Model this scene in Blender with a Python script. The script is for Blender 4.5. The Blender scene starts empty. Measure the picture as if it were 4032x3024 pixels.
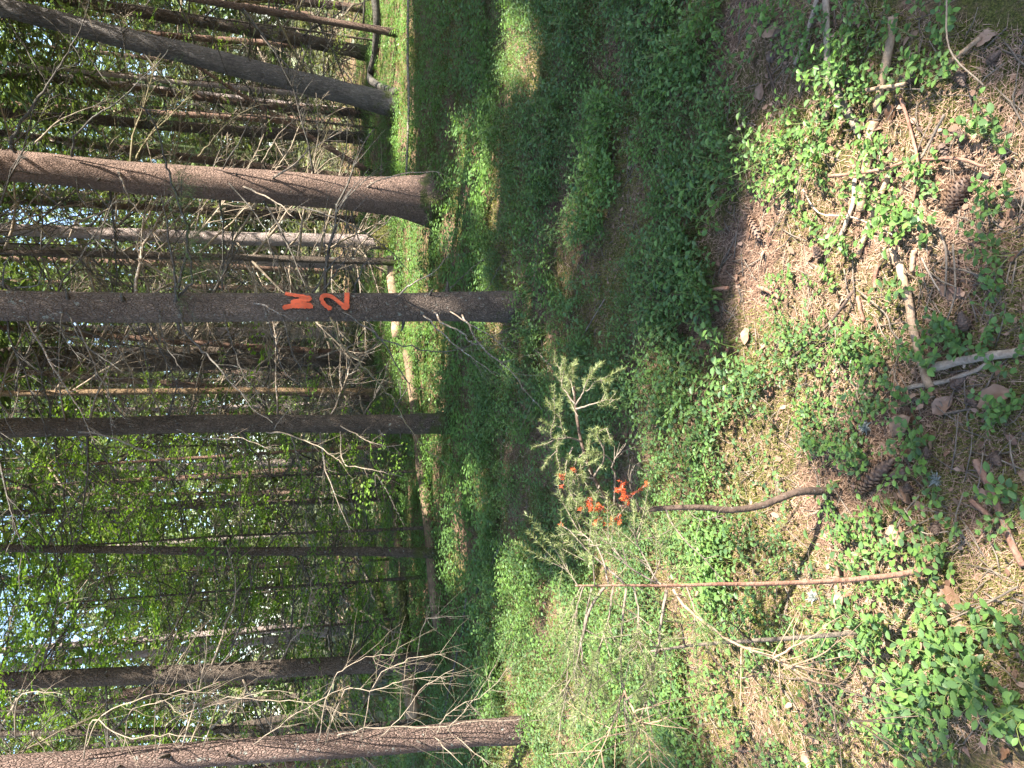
import bpy, math, random
import numpy as np
from mathutils import Matrix, Vector
rng = np.random.default_rng(11)
random.seed(11)
R = math.radians

# ------------------------------------------------------------------ camera, sky, sun, exposure
SC = bpy.context.scene
COL = SC.collection
F = 4032 * 26.0 / 36.0                      # focal length in photo pixels
PITCH = R(16.0)
CAMP = np.array([0.0, 0.0, 1.55])
FWD = np.array([0, math.cos(PITCH), -math.sin(PITCH)])
DOWN = np.array([0, -math.sin(PITCH), -math.cos(PITCH)])
RIGHT = np.array([1.0, 0, 0])
cam_d = bpy.data.cameras.new('camera')
cam_d.sensor_width = 36.0; cam_d.lens = 26.0; cam_d.sensor_fit = 'HORIZONTAL'
cam_d.clip_start = 0.05; cam_d.clip_end = 600
cam = bpy.data.objects.new('camera', cam_d); COL.objects.link(cam)
# the phone was held upright and the picture lies on its side: picture right = world down
cam.matrix_world = Matrix(((DOWN[0], RIGHT[0], -FWD[0], CAMP[0]),
                           (DOWN[1], RIGHT[1], -FWD[1], CAMP[1]),
                           (DOWN[2], RIGHT[2], -FWD[2], CAMP[2]), (0, 0, 0, 1)))
SC.camera = cam

SUN_EL, SUN_AZ = R(50), R(-30)              # azimuth measured from +X towards +Y
S = np.array([math.cos(SUN_EL) * math.cos(SUN_AZ), math.cos(SUN_EL) * math.sin(SUN_AZ), math.sin(SUN_EL)])
w = bpy.data.worlds.new('World'); SC.world = w; w.use_nodes = True
nt = w.node_tree; nt.nodes.clear()
sky = nt.nodes.new('ShaderNodeTexSky'); sky.sky_type = 'NISHITA'; sky.sun_disc = False
sky.sun_elevation = SUN_EL; sky.sun_rotation = R(90) - SUN_AZ
bg = nt.nodes.new('ShaderNodeBackground'); bg.inputs[1].default_value = 0.095
wo = nt.nodes.new('ShaderNodeOutputWorld')
nt.links.new(sky.outputs[0], bg.inputs[0]); nt.links.new(bg.outputs[0], wo.inputs[0])
sun_d = bpy.data.lights.new('sun', 'SUN'); sun_d.energy = 5.0; sun_d.angle = R(0.53); sun_d.color = (1.0, 0.93, 0.82)
sun = bpy.data.objects.new('sun', sun_d); COL.objects.link(sun)
sun.rotation_euler = Vector(S.tolist()).to_track_quat('Z', 'Y').to_euler()
SC.view_settings.view_transform = 'Standard'; SC.view_settings.look = 'None'
SC.view_settings.gamma = 1.0; SC.view_settings.exposure = 2.7
SC.view_settings.use_curve_mapping = False
SC.render.engine = 'CYCLES'
SC.cycles.max_bounces = 5; SC.cycles.diffuse_bounces = 3; SC.cycles.glossy_bounces = 1
SC.cycles.transmission_bounces = 3; SC.cycles.caustics_reflective = False; SC.cycles.caustics_refractive = False

# ------------------------------------------------------------------ ground height and projection
_tab = np.random.default_rng(3).random((256, 256))
def vnoise(x, y):
    x = np.asarray(x, float); y = np.asarray(y, float)
    xi = np.floor(x).astype(int); yi = np.floor(y).astype(int)
    fx = x - xi; fy = y - yi
    fx = fx * fx * (3 - 2 * fx); fy = fy * fy * (3 - 2 * fy)
    a = _tab[xi & 255, yi & 255]; b = _tab[(xi + 1) & 255, yi & 255]
    c = _tab[xi & 255, (yi + 1) & 255]; d = _tab[(xi + 1) & 255, (yi + 1) & 255]
    return (a * (1 - fx) + b * fx) * (1 - fy) + (c * (1 - fx) + d * fx) * fy - 0.5
def gz(x, y):
    x = np.asarray(x, float); y = np.asarray(y, float)
    z = 0.16 * vnoise(x * .45 + 9, y * .45 + 4) + 0.07 * vnoise(x * 1.3 + 30, y * 1.3 + 8)
    z = z + 0.030 * vnoise(x * 3.7, y * 3.7 + 50) + 0.020 * vnoise(x * 11 + 7, y * 11) + 0.010 * vnoise(x * 24 + 7, y * 24)
    z = z + 0.5 * np.maximum(0, np.hypot(x, y) - 22) / 22 * (0.5 + vnoise(x * .08, y * .08))
    return z
def ray(x, y):
    d = FWD + RIGHT * ((1512 - y) / F) + DOWN * ((x - 2016) / F)
    return d
def gnd(x, y):
    d = ray(x, y)
    if d[2] > -0.02: d[2] = -0.02
    t = -CAMP[2] / d[2]
    for _ in range(12):
        p = CAMP + d * t
        t += (gz(p[0], p[1]) - p[2]) / d[2] * 0.8
    p = CAMP + d * t
    return np.array([p[0], p[1], float(gz(p[0], p[1]))])
def at(x, y, Y):
    d = ray(x, y)
    return CAMP + d * (Y / d[1])
def proj(P):
    d = np.asarray(P) - CAMP
    z = d @ FWD
    z = np.where(np.abs(z) < 1e-6, 1e-6, z)
    return 2016 + F * (d @ DOWN) / z, 1512 - F * (d @ RIGHT) / z, z

# ------------------------------------------------------------------ mesh helpers
class MB:
    def __init__(s): s.V = []; s.Q = []; s.T = []; s.A = []; s.n = 0
    def add(s, V, Q=None, T=None, tint=0.5):
        V = np.asarray(V, float).reshape(-1, 3)
        s.V.append(V)
        s.A.append(np.full(len(V), tint) if np.isscalar(tint) else np.asarray(tint))
        if Q is not None and len(Q): s.Q.append(np.asarray(Q, np.int64) + s.n)
        if T is not None and len(T): s.T.append(np.asarray(T, np.int64) + s.n)
        s.n += len(V)
    def arrays(s):
        V = np.concatenate(s.V) if s.V else np.zeros((0, 3))
        Q = np.concatenate(s.Q) if s.Q else np.zeros((0, 4), np.int64)
        T = np.concatenate(s.T) if s.T else np.zeros((0, 3), np.int64)
        A = np.concatenate(s.A) if s.A else np.zeros(0)
        return V, Q, T, A
    def mesh(s, name, mat, smooth=True):
        V, Q, T, A = s.arrays()
        return mk(name, V, Q, T, A, mat, smooth)
def mk(name, V, Q, T, A, mat, smooth=True):
    me = bpy.data.meshes.new(name)
    nq, ntr = len(Q), len(T)
    me.vertices.add(len(V)); me.vertices.foreach_set('co', np.ascontiguousarray(V, np.float32).ravel())
    me.loops.add(nq * 4 + ntr * 3); me.polygons.add(nq + ntr)
    me.loops.foreach_set('vertex_index', np.concatenate([Q.ravel(), T.ravel()]).astype(np.int32))
    st = np.concatenate([np.arange(nq) * 4, nq * 4 + np.arange(ntr) * 3]).astype(np.int32)
    me.polygons.foreach_set('loop_start', st)
    me.polygons.foreach_set('use_smooth', np.full(nq + ntr, smooth))
    at_ = me.attributes.new('tint', 'FLOAT', 'POINT'); at_.data.foreach_set('value', np.asarray(A, np.float32))
    me.materials.append(mat); me.update(calc_edges=True)
    return me
def link(name, me, parent=None, mat=None, loc=None):
    o = bpy.data.objects.new(name, me); COL.objects.link(o)
    if parent is not None: o.parent = parent
    if loc is not None: o.location = loc
    return o
def empty(name, loc):
    o = bpy.data.objects.new(name, None); COL.objects.link(o); o.location = loc; o.empty_display_size = 0.1
    return o
def tag(o, label, cat, group=None):
    o['label'] = label; o['category'] = cat
    if group: o['group'] = group
    return o
def kind(o, k, label=None, cat=None):
    o['kind'] = k
    if label: o['label'] = label
    if cat: o['category'] = cat
    return o
def unit(v):
    v = np.asarray(v, float); return v / (np.linalg.norm(v) + 1e-12)
def resample(P, n):
    P = np.asarray(P, float)
    if len(P) > 2:                                            # Catmull-Rom through the points
        Q = np.vstack([2 * P[0] - P[1], P, 2 * P[-1] - P[-2]]); out = []
        m = max(2, int(math.ceil(n / (len(P) - 1))))
        for i in range(1, len(Q) - 2):
            for k in range(m):
                t = k / m; a, b, c, d = Q[i - 1], Q[i], Q[i + 1], Q[i + 2]
                out.append(.5 * ((2 * b) + (-a + c) * t + (2 * a - 5 * b + 4 * c - d) * t * t + (-a + 3 * b - 3 * c + d) * t ** 3))
        out.append(P[-1]); return np.array(out)
    t = np.linspace(0, 1, n)[:, None]
    return P[0] * (1 - t) + P[-1] * t
def tube(P, Rr, n=6, cap=True, jit=0.0, rg=None):
    P = np.asarray(P, float); k = len(P)
    Rr = np.full(k, Rr) if np.isscalar(Rr) else np.asarray(Rr, float)
    D = np.gradient(P, axis=0); D /= (np.linalg.norm(D, axis=1)[:, None] + 1e-12)
    u = np.cross(D[0], [0, 0, 1.0])
    if np.linalg.norm(u) < .1: u = np.cross(D[0], [1.0, 0, 0])
    u = unit(u); V = []
    a = np.arange(n) / n * 2 * math.pi
    for i in range(k):
        u = unit(u - D[i] * (u @ D[i])); v = np.cross(D[i], u)
        r = Rr[i] * (1 + (jit * (rg.random(n) - .5) * 2 if jit else 0))
        V.append(P[i] + (np.cos(a) * r)[:, None] * u + (np.sin(a) * r)[:, None] * v)
    V = np.vstack(V)
    i, j = np.meshgrid(np.arange(k - 1), np.arange(n), indexing='ij')
    j2 = (j + 1) % n
    Q = np.stack([i * n + j, i * n + j2, (i + 1) * n + j2, (i + 1) * n + j], -1).reshape(-1, 4)
    T = np.zeros((0, 3), int)
    if cap:
        V = np.vstack([V, P[0], P[-1]]); a0 = k * n; jj = np.arange(n); jn = (jj + 1) % n
        T = np.vstack([np.stack([np.full(n, a0), jn, jj], 1), np.stack([np.full(n, a0 + 1), (k - 1) * n + jj, (k - 1) * n + jn], 1)])
    return V, Q, T
def frame(d, up=(0, 0, 1)):
    d = unit(d); x = np.cross(d, up)
    if np.linalg.norm(x) < 1e-3: x = np.cross(d, (1, 0, 0))
    x = unit(x); return x, d, np.cross(x, d)                   # side, along, normal
def stamp(protos, M, T, rg, tints=None):
    """merge transformed copies of prototype arrays: M (n,3,3), T (n,3)"""
    mb = MB(); n = len(T); idx = rg.integers(0, len(protos), n)
    for k, (V, Q, Tr, A) in enumerate(protos):
        I = np.nonzero(idx == k)[0]
        if not len(I): continue
        W = np.einsum('nij,vj->nvi', M[I], V) + T[I][:, None, :]
        off = (np.arange(len(I)) * len(V))[:, None, None]
        A2 = np.tile(A, (len(I), 1))
        if tints is not None: A2 = np.clip(A2 * 0.5 + tints[I][:, None], 0, 1)
        mb.add(W.reshape(-1, 3), (Q[None] + off).reshape(-1, 4) if len(Q) else None,
               (Tr[None] + off).reshape(-1, 3) if len(Tr) else None, A2.ravel())
    return mb
def rotz(a, s=1.0, tilt=None, rg=rng):
    a = np.asarray(a); n = len(a); c, sn = np.cos(a), np.sin(a); z = np.zeros(n); o = np.ones(n)
    M = np.stack([np.stack([c, -sn, z], -1), np.stack([sn, c, z], -1), np.stack([z, z, o], -1)], 1)
    if tilt is not None:
        t = tilt * rg.standard_normal(n); c, sn = np.cos(t), np.sin(t)
        X = np.stack([np.stack([o, z, z], -1), np.stack([z, c, -sn], -1), np.stack([z, sn, c], -1)], 1)
        M = M @ X
    return M * np.asarray(s).reshape(-1, 1, 1)

# ------------------------------------------------------------------ materials
def nodes(name):
    m = bpy.data.materials.new(name); m.use_nodes = True
    t = m.node_tree; t.nodes.clear()
    def N(typ, **kw):
        nd = t.nodes.new('ShaderNode' + typ)
        for k, v in kw.items():
            if k == 'inp':
                for a, b in v.items():
                    if hasattr(b, 'is_output') : t.links.new(b, nd.inputs[a])
                    else: nd.inputs[a].default_value = b
            else: setattr(nd, k, v)
        return nd
    return m, t, N
def ramp(N, fac, stops):
    r = N('ValToRGB', inp={0: fac}); e = r.color_ramp.elements
    while len(e) < len(stops): e.new(0.5)
    for el, (p, c) in zip(e, stops): el.position = p; el.color = (*c, 1)
    return r.outputs[0]
def mixc(N, fac, a, b):
    n = N('Mix', data_type='RGBA'); t = n.id_data
    for i, v in ((0, fac), (6, a), (7, b)):
        if hasattr(v, 'is_output'): t.links.new(v, n.inputs[i])
        else: n.inputs[i].default_value = (*v, 1) if isinstance(v, tuple) else v
    return n.outputs[2]
def bark(name, dark, light, moss=0.25, mossc=(.07, .085, .02), lich=0.3, lichc=(.30, .32, .28), sc=(75, 75, 30), base_moss=0.35):
    m, t, N = nodes(name)
    tc = N('TexCoord'); oi = N('ObjectInfo')
    off = N('VectorMath', operation='ADD', inp={0: tc.outputs['Object'], 1: oi.outputs['Random']})
    no = N('TexNoise', inp={'Vector': off.outputs[0], 'Scale': 14.0, 'Detail': 4.0})
    wob = N('VectorMath', operation='MULTIPLY_ADD', inp={0: no.outputs['Color'], 1: (.035, .035, .06), 2: off.outputs[0]})
    mp = N('Mapping', inp={'Vector': wob.outputs[0], 'Scale': sc})
    vo = N('TexVoronoi', feature='DISTANCE_TO_EDGE', inp={'Vector': mp.outputs[0], 'Scale': 1.0})
    vc = N('TexVoronoi', inp={'Vector': mp.outputs[0], 'Scale': 1.0})
    mp2 = N('Mapping', inp={'Vector': wob.outputs[0], 'Scale': (85, 85, 22)})
    n2 = N('TexNoise', inp={'Vector': mp2.outputs[0], 'Scale': 1.0, 'Detail': 5.0, 'Roughness': .7})
    big = N('TexNoise', inp={'Vector': off.outputs[0], 'Scale': 2.6, 'Detail': 4.0})
    crack = N('MapRange', inp={0: vo.outputs[0], 1: 0.0, 2: 0.22, 3: 0.0, 4: 1.0})
    sep = N('SeparateColor', inp={0: vc.outputs['Color']})
    f1 = N('Math', operation='MULTIPLY_ADD', inp={0: sep.outputs[0], 1: .3, 2: n2.outputs[0]})
    f2 = N('Math', operation='MULTIPLY_ADD', inp={0: big.outputs[0], 1: .8, 2: f1.outputs[0]})
    f3 = N('MapRange', inp={0: f2.outputs[0], 1: .72, 2: 1.35, 3: 0., 4: 1.})
    c = mixc(N, f3.outputs[0], dark, light)
    ck = N('MapRange', inp={0: crack.outputs[0], 1: 0., 2: 1., 3: .7, 4: 1.})
    c = mixc(N, ck.outputs[0], tuple(v * .5 for v in dark), c)
    # lichen spots
    ln = N('TexNoise', inp={'Vector': off.outputs[0], 'Scale': 22.0, 'Detail': 3.0, 'Roughness': .65})
    lf = N('MapRange', inp={0: ln.outputs[0], 1: .72 - lich * .3, 2: .78 - lich * .3, 3: 0., 4: .8})
    c = mixc(N, lf.outputs[0], c, lichc)
    # moss: patches plus more around the foot of the trunk
    sx = N('SeparateXYZ', inp={0: tc.outputs['Object']})
    foot = N('MapRange', inp={0: sx.outputs[2], 1: 0.0, 2: 0.55, 3: base_moss, 4: 0.0})
    mn = N('TexNoise', inp={'Vector': off.outputs[0], 'Scale': 5.0, 'Detail': 6.0, 'Roughness': .7})
    ma = N('Math', operation='ADD', inp={0: mn.outputs[0], 1: foot.outputs[0]})
    mf = N('MapRange', inp={0: ma.outputs[0], 1: .74 - moss * .3, 2: .84 - moss * .3, 3: 0., 4: .9})
    c = mixc(N, mf.outputs[0], c, mossc)
    h = N('Math', operation='MULTIPLY_ADD', inp={0: crack.outputs[0], 1: .6, 2: n2.outputs[0]})
    bp = N('Bump', inp={'Height': h.outputs[0], 'Strength': 1.0, 'Distance': .03})
    b = N('BsdfPrincipled', inp={'Base Color': c, 'Roughness': .88, 'Normal': bp.outputs[0]})
    b.inputs['Specular IOR Level'].default_value = .25
    o = N('OutputMaterial', inp={0: b.outputs[0]})
    return m
def wood(name, dark, light, lich=0.0, lichc=(.42, .44, .40), scale=(60, 60, 9)):
    dark = tuple(v * .62 for v in dark); light = tuple(v * .62 for v in light); lichc = tuple(v * .68 for v in lichc)
    m, t, N = nodes(name)
    tc = N('TexCoord'); oi = N('ObjectInfo')
    off = N('VectorMath', operation='ADD', inp={0: tc.outputs['Object'], 1: oi.outputs['Random']})
    a = N('TexNoise', inp={'Vector': off.outputs[0], 'Scale': 18.0, 'Detail': 5.0, 'Roughness': .7})
    b2 = N('TexNoise', inp={'Vector': off.outputs[0], 'Scale': 120.0, 'Detail': 3.0})
    f = N('Math', operation='MULTIPLY_ADD', inp={0: b2.outputs[0], 1: .5, 2: a.outputs[0]})
    f = N('MapRange', inp={0: f.outputs[0], 1: .55, 2: .95, 3: 0., 4: 1.})
    c = mixc(N, f.outputs[0], dark, light)
    if lich:
        ln = N('TexNoise', inp={'Vector': off.outputs[0], 'Scale': 75.0, 'Detail': 4.0, 'Roughness': .7})
        lf = N('MapRange', inp={0: ln.outputs[0], 1: .68 - lich * .3, 2: .80 - lich * .3, 3: 0., 4: .85})
        c = mixc(N, lf.outputs[0], c, lichc)
    bp = N('Bump', inp={'Height': f.outputs[0], 'Strength': .6, 'Distance': .004})
    b = N('BsdfPrincipled', inp={'Base Color': c, 'Roughness': .85, 'Normal': bp.outputs[0]})
    b.inputs['Specular IOR Level'].default_value = .25
    N('OutputMaterial', inp={0: b.outputs[0]})
    return m
def leafmat(name, c0, c1, trans=.45, tc_mul=(1.25, 1.25, .55), rough=.45, spec=.4, rnd=.25):
    m, t, N = nodes(name)
    at_ = N('Attribute', attribute_name='tint'); oi = N('ObjectInfo')
    r1 = N('Math', operation='MULTIPLY_ADD', inp={0: oi.outputs['Random'], 1: rnd, 2: at_.outputs['Fac']})
    r2 = N('Math', operation='SUBTRACT', inp={0: r1.outputs[0], 1: rnd * .5}, use_clamp=True)
    c = mixc(N, r2.outputs[0], c0, c1)
    b = N('BsdfPrincipled', inp={'Base Color': c, 'Roughness': rough})
    b.inputs['Specular IOR Level'].default_value = spec
    ct = N('VectorMath', operation='MULTIPLY', inp={0: c, 1: tc_mul})
    tr = N('BsdfTranslucent', inp={0: ct.outputs[0]})
    mx = N('MixShader', inp={0: trans, 1: b.outputs[0], 2: tr.outputs[0]})
    N('OutputMaterial', inp={0: mx.outputs[0]})
    return m
M = {}
M['bark_big'] = bark('bark_reddish', (.12, .08, .062), (.30, .20, .155), moss=.12, lich=.08)
M['bark_32'] = bark('bark_brown', (.095, .070, .056), (.235, .18, .145), moss=.12, lich=.32, sc=(85, 85, 40), base_moss=.18)
M['bark_grey'] = bark('bark_grey', (.075, .068, .066), (.24, .215, .20), moss=.1, lich=.2, lichc=(.26, .27, .26), sc=(60, 60, 12))
M['bark_dark'] = bark('bark_dark', (.055, .042, .032), (.17, .13, .10), moss=.3, lich=.25)
M['bark_pink'] = bark('bark_pale', (.26, .20, .18), (.50, .41, .37), moss=.12, lich=.38, lichc=(.38, .36, .33))
M['bark_red'] = bark('bark_orange', (.13, .075, .052), (.30, .185, .135), moss=.12, lich=.05)
M['bark_tan'] = bark('bark_tan', (.16, .10, .055), (.38, .26, .15), moss=.3, lich=.05, base_moss=.5)
M['bark_far'] = bark('bark_far', (.09, .06, .045), (.26, .17, .125), moss=.15, lich=.2)
M['bark_g'] = bark('bark_flaky', (.095, .062, .05), (.24, .165, .135), moss=.2, lich=.34, base_moss=.1)
M['log'] = wood('log_wood', (.10, .065, .04), (.26, .18, .11), lich=.1, lichc=(.09, .10, .03))
M['dead_dark'] = wood('dead_branch_grey', (.045, .038, .032), (.13, .11, .09), lich=.42, lichc=(.24, .27, .24))
M['dead_tan'] = wood('dead_branch_tan', (.19, .145, .10), (.44, .36, .27), lich=.2)
M['dead_lich'] = wood('dead_branch_lichen', (.14, .10, .075), (.32, .25, .18), lich=.5, lichc=(.48, .50, .46))
M['dead_moss'] = wood('dead_branch_mossy', (.10, .085, .045), (.26, .21, .13), lich=.45, lichc=(.16, .17, .03))
M['stick_tan'] = wood('stick_tan', (.28, .18, .11), (.56, .40, .27))
M['stick_pale'] = wood('stick_pale', (.28, .21, .15), (.56, .46, .36))
M['stick_grey'] = wood('stick_grey', (.12, .095, .075), (.32, .26, .20), lich=.1)
M['stick_dark'] = wood('stick_dark', (.06, .042, .032), (.17, .115, .085), lich=.22)
M['stick_red'] = wood('stick_reddish', (.18, .085, .055), (.40, .24, .17), lich=.1)
M['bil'] = leafmat('bilberry_leaf', (.074, .132, .062), (.145, .265, .058), trans=.42, tc_mul=(1.15, 1.2, .5))
M['bilstem'] = leafmat('bilberry_stem', (.07, .12, .025), (.16, .16, .05), trans=.0)
M['broad'] = leafmat('broadleaf', (.06, .125, .022), (.17, .28, .045), trans=.5)
M['spruce'] = leafmat('spruce_needles', (.035, .07, .025), (.12, .17, .055), trans=.25, spec=.3)
M['spruce_sap'] = leafmat('sapling_needles', (.075, .11, .045), (.25, .28, .11), trans=.3, spec=.3)
M['far_green'] = leafmat('understorey_leaf', (.055, .07, .038), (.19, .215, .12), trans=.35)
M['moss'] = leafmat('moss_tufts', (.075, .085, .02), (.25, .24, .07), trans=.3, spec=.2)
M['litter'] = leafmat('fallen_needles', (.15, .085, .058), (.46, .315, .225), trans=.05, spec=.3, rnd=0)
M['dryleaf'] = leafmat('dry_leaf', (.13, .07, .042), (.28, .185, .13), trans=.15, spec=.3, rnd=1.0, tc_mul=(1, .8, .6))
M['paint'] = None
def simple(name, c, rough=.6):
    m, t, N = nodes(name)
    tc = N('TexCoord'); n = N('TexNoise', inp={'Vector': tc.outputs['Object'], 'Scale': 90.0, 'Detail': 4.0})
    f = N('MapRange', inp={0: n.outputs[0], 1: .3, 2: .7, 3: 0., 4: 1.})
    cc = mixc(N, f.outputs[0], tuple(v * .6 for v in c), c)
    b = N('BsdfPrincipled', inp={'Base Color': cc, 'Roughness': rough})
    N('OutputMaterial', inp={0: b.outputs[0]}); return m
M['paint'] = simple('orange_spray_paint', (.60, .085, .014), .7)
def worn():
    m, t, N = nodes('worn_orange_paint')
    tc = N('TexCoord'); n = N('TexNoise', inp={'Vector': tc.outputs['Object'], 'Scale': 70.0, 'Detail': 6.0, 'Roughness': .75})
    f = N('MapRange', inp={0: n.outputs[0], 1: .52, 2: .66, 3: 0., 4: .8})
    n2 = N('TexNoise', inp={'Vector': tc.outputs['Object'], 'Scale': 25.0})
    c = mixc(N, n2.outputs[0], (.38, .045, .012), (.52, .085, .024)); c = mixc(N, f.outputs[0], c, (.17, .075, .045))
    b = N('BsdfPrincipled', inp={'Base Color': c, 'Roughness': .75}); N('OutputMaterial', inp={0: b.outputs[0]}); return m
M['paint_worn'] = worn()
M['cone'] = simple('spruce_cone', (.21, .125, .08), .6)
M['pinecone'] = simple('pine_cone', (.115, .075, .055), .7)
M['lichen'] = simple('white_lichen', (.34, .37, .34), .9)
M['bark_chip'] = simple('bark_chip', (.32, .21, .13), .8)
# forest floor
def groundmat():
    m, t, N = nodes('forest_floor')
    tc = N('TexCoord')
    n1 = N('TexNoise', inp={'Vector': tc.outputs['Object'], 'Scale': 1.7, 'Detail': 6.0, 'Roughness': .6})
    n2 = N('TexNoise', inp={'Vector': tc.outputs['Object'], 'Scale': 55.0, 'Detail': 5.0, 'Roughness': .75})
    n3 = N('TexNoise', inp={'Vector': tc.outputs['Object'], 'Scale': 190.0, 'Detail': 3.0})
    mp = N('Mapping', inp={'Vector': tc.outputs['Object'], 'Scale': (160, 40, 60), 'Rotation': (0, 0, .7)})
    n4 = N('TexNoise', inp={'Vector': mp.outputs[0], 'Scale': 1.0, 'Detail': 3.0, 'Distortion': 1.2})
    brown = ramp(N, n4.outputs[0], [(.3, (.05, .031, .022)), (.5, (.16, .098, .066)), (.68, (.32, .21, .145))])
    mossc = ramp(N, n3.outputs[0], [(.3, (.04, .045, .012)), (.7, (.14, .14, .035))])
    f = N('Math', operation='MULTIPLY_ADD', inp={0: n2.outputs[0], 1: .35, 2: n1.outputs[0]})
    f = N('MapRange', inp={0: f.outputs[0], 1: .62, 2: .76, 3: 0., 4: 1.})
    c = mixc(N, f.outputs[0], brown, mossc)
    h = N('Math', operation='ADD', inp={0: n2.outputs[0], 1: n4.outputs[0]})
    bp = N('Bump', inp={'Height': h.outputs[0], 'Strength': 1.0, 'Distance': .02})
    b = N('BsdfPrincipled', inp={'Base Color': c, 'Roughness': .95, 'Normal': bp.outputs[0]})
    b.inputs['Specular IOR Level'].default_value = .15
    N('OutputMaterial', inp={0: b.outputs[0]}); return m
M['ground'] = groundmat()

# ------------------------------------------------------------------ the ground
def axis_(lo, hi, near0, near1, fine, grow=1.18):
    a = list(np.arange(near0, near1, fine)); s = fine; x = near0
    left = []
    while x > lo: s *= grow; x -= s; left.append(x)
    s = fine; x = a[-1]; right = []
    while x < hi: s *= grow; x += s; right.append(x)
    return np.array(left[::-1] + a + right)
gx = axis_(-220, 220, -2.6, 2.6, .035, 1.05); gy = axis_(-60, 320, 0.9, 5.5, .035, 1.045)
X, Y = np.meshgrid(gx, gy, indexing='ij'); Z = gz(X, Y)
nx, ny = X.shape; ii, jj = np.meshgrid(np.arange(nx - 1), np.arange(ny - 1), indexing='ij')
Q = np.stack([ii * ny + jj, (ii + 1) * ny + jj, (ii + 1) * ny + jj + 1, ii * ny + jj + 1], -1).reshape(-1, 4)
gm = mk('forest_floor', np.stack([X, Y, Z], -1).reshape(-1, 3), Q, np.zeros((0, 3), np.int64), np.full(nx * ny, .5), M['ground'])
kind(link('ground', gm), 'structure', 'brown needle covered forest floor with patches of moss')

# ------------------------------------------------------------------ where the sun reaches the floor
K = 4032 / 2212
LIT = [(1880, 330, 190, 115), (2080, 250, 95, 130), (1700, 420, 115, 110), (1800, 570, 190, 120), (1680, 650, 95, 110),
       (1720, 820, 130, 120), (1640, 960, 85, 75), (1615, 1080, 75, 65), (2080, 430, 100, 60), (1420, 900, 45, 105),
       (1120, 1330, 60, 95), (1200, 1500, 90, 100), (1330, 1390, 95, 110), (1500, 1340, 115, 120), (1650, 1290, 90, 80),
       (1600, 1520, 140, 100), (1850, 1570, 130, 85), (2050, 1480, 120, 110), (2130, 1280, 75, 55), (1350, 1580, 120, 60),
       (1110, 1590, 45, 50), (2050, 1610, 150, 60), (1450, 1190, 60, 50), (1760, 1180, 60, 60), (1980, 700, 60, 50),
       (1130, 150, 34, 75), (1215, 560, 44, 58), (1165, 800, 42, 58), (1060, 440, 18, 45), (1310, 90, 28, 50),
       (1420, 215, 40, 40), (1285, 470, 34, 36), (1250, 700, 22, 30), (1130, 640, 20, 40), (1330, 640, 25, 25),
       (850, 90, 35, 110), (880, 300, 16, 60), (905, 750, 60, 120), (955, 1030, 22, 100), (880, 560, 50, 60), (960, 500, 30, 40),
       (985, 1200, 20, 50), (1050, 1080, 18, 35), (1900, 1000, 40, 50), (1900, 880, 40, 60), (1300, 1200, 40, 40)]
LIT += [(1250, 160, 26, 34), (1330, 300, 30, 34), (1190, 330, 20, 40), (1490, 210, 40, 34), (1290, 980, 34, 40), (1100, 1000, 18, 50), (1010, 330, 14, 50), (1060, 700, 18, 40)]
LIT = [(a, b, c * (1.2 if c < 60 and a < 1600 else 1.0), d * (1.2 if c < 60 and a < 1600 else 1.0)) for a, b, c, d in LIT]
LIT = np.array(LIT) * K
def lit(x, y):
    """does the sun reach floor point (x, y)?"""
    P = np.stack([x, y, gz(x, y)], -1)
    u, v, z = proj(P)
    r = np.zeros(len(x), bool)
    j = 1 + .5 * vnoise(x * 6 + 3, y * 6)
    for cx, cy, rx, ry in LIT:
        r |= ((u - cx) / rx) ** 2 + ((v - cy) / ry) ** 2 < j
    out = (z < 0.3) | (u < 1440) | (u > 4300) | (v < -250) | (v > 3300)
    r |= out & (vnoise(x * .9 + 70, y * .9) > -.12)
    dap = (v > 2150) & (u > 1900) & (vnoise(x * 3.4 + 9, y * 3.4) > .16)
    return r | dap

# ------------------------------------------------------------------ prototypes: dead branches, sprays
def branch_proto(L, droop, twigs, rg, r0=.0085, curl=.0):
    """a dead branch along +X, hanging a little, with side twigs; unit length scale in metres"""
    mb = MB(); n = 9; t = np.linspace(0, 1, n)
    y = np.cumsum(rg.standard_normal(n) * .018) * L; y -= y[0]
    z = -droop * L * t ** 1.4 + curl * L * t ** 3 + np.cumsum(rg.standard_normal(n) * .012) * L
    z -= z[0]; P = np.stack([t * L, y, z], 1)
    V, Q, T = tube(P, r0 * (1 - .85 * t) + .0015, 5); mb.add(V, Q, T)
    for _ in range(twigs):
        s = rg.uniform(.15, .97); k = s * (n - 1); i = min(int(k), n - 2); p = P[i] + (P[i + 1] - P[i]) * (k - i)
        side = rg.choice([-1, 1]); d = unit([rg.uniform(.35, 1), side * rg.uniform(.4, 1), rg.uniform(-.75, .25)])
        l = L * rg.uniform(.1, .4) * (1.15 - s * .7); m = 5; tt = np.linspace(0, 1, m)[:, None]
        W = p + d * l * tt + np.array([0, 0, -.18 * l]) * tt ** 2 + np.cumsum(rg.standard_normal((m, 3)) * .02 * l, 0) * (tt > 0)
        V, Q, T = tube(W, (r0 * .38 * (1 - s * .5)) * (1 - .8 * tt[:, 0]) + .0009, 3, cap=False); mb.add(V, Q, T)
        for _ in range(rg.integers(0, 4)):
            j = rg.integers(1, m); d2 = unit(d + rg.standard_normal(3) * .6); l2 = l * rg.uniform(.15, .45)
            W2 = np.stack([W[j], W[j] + d2 * l2 * .5, W[j] + d2 * l2 + [0, 0, -.1 * l2]])
            V, Q, T = tube(W2, [.0016, .0012, .0007], 3, cap=False); mb.add(V, Q, T)
    return mb
BR = {}
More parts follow.
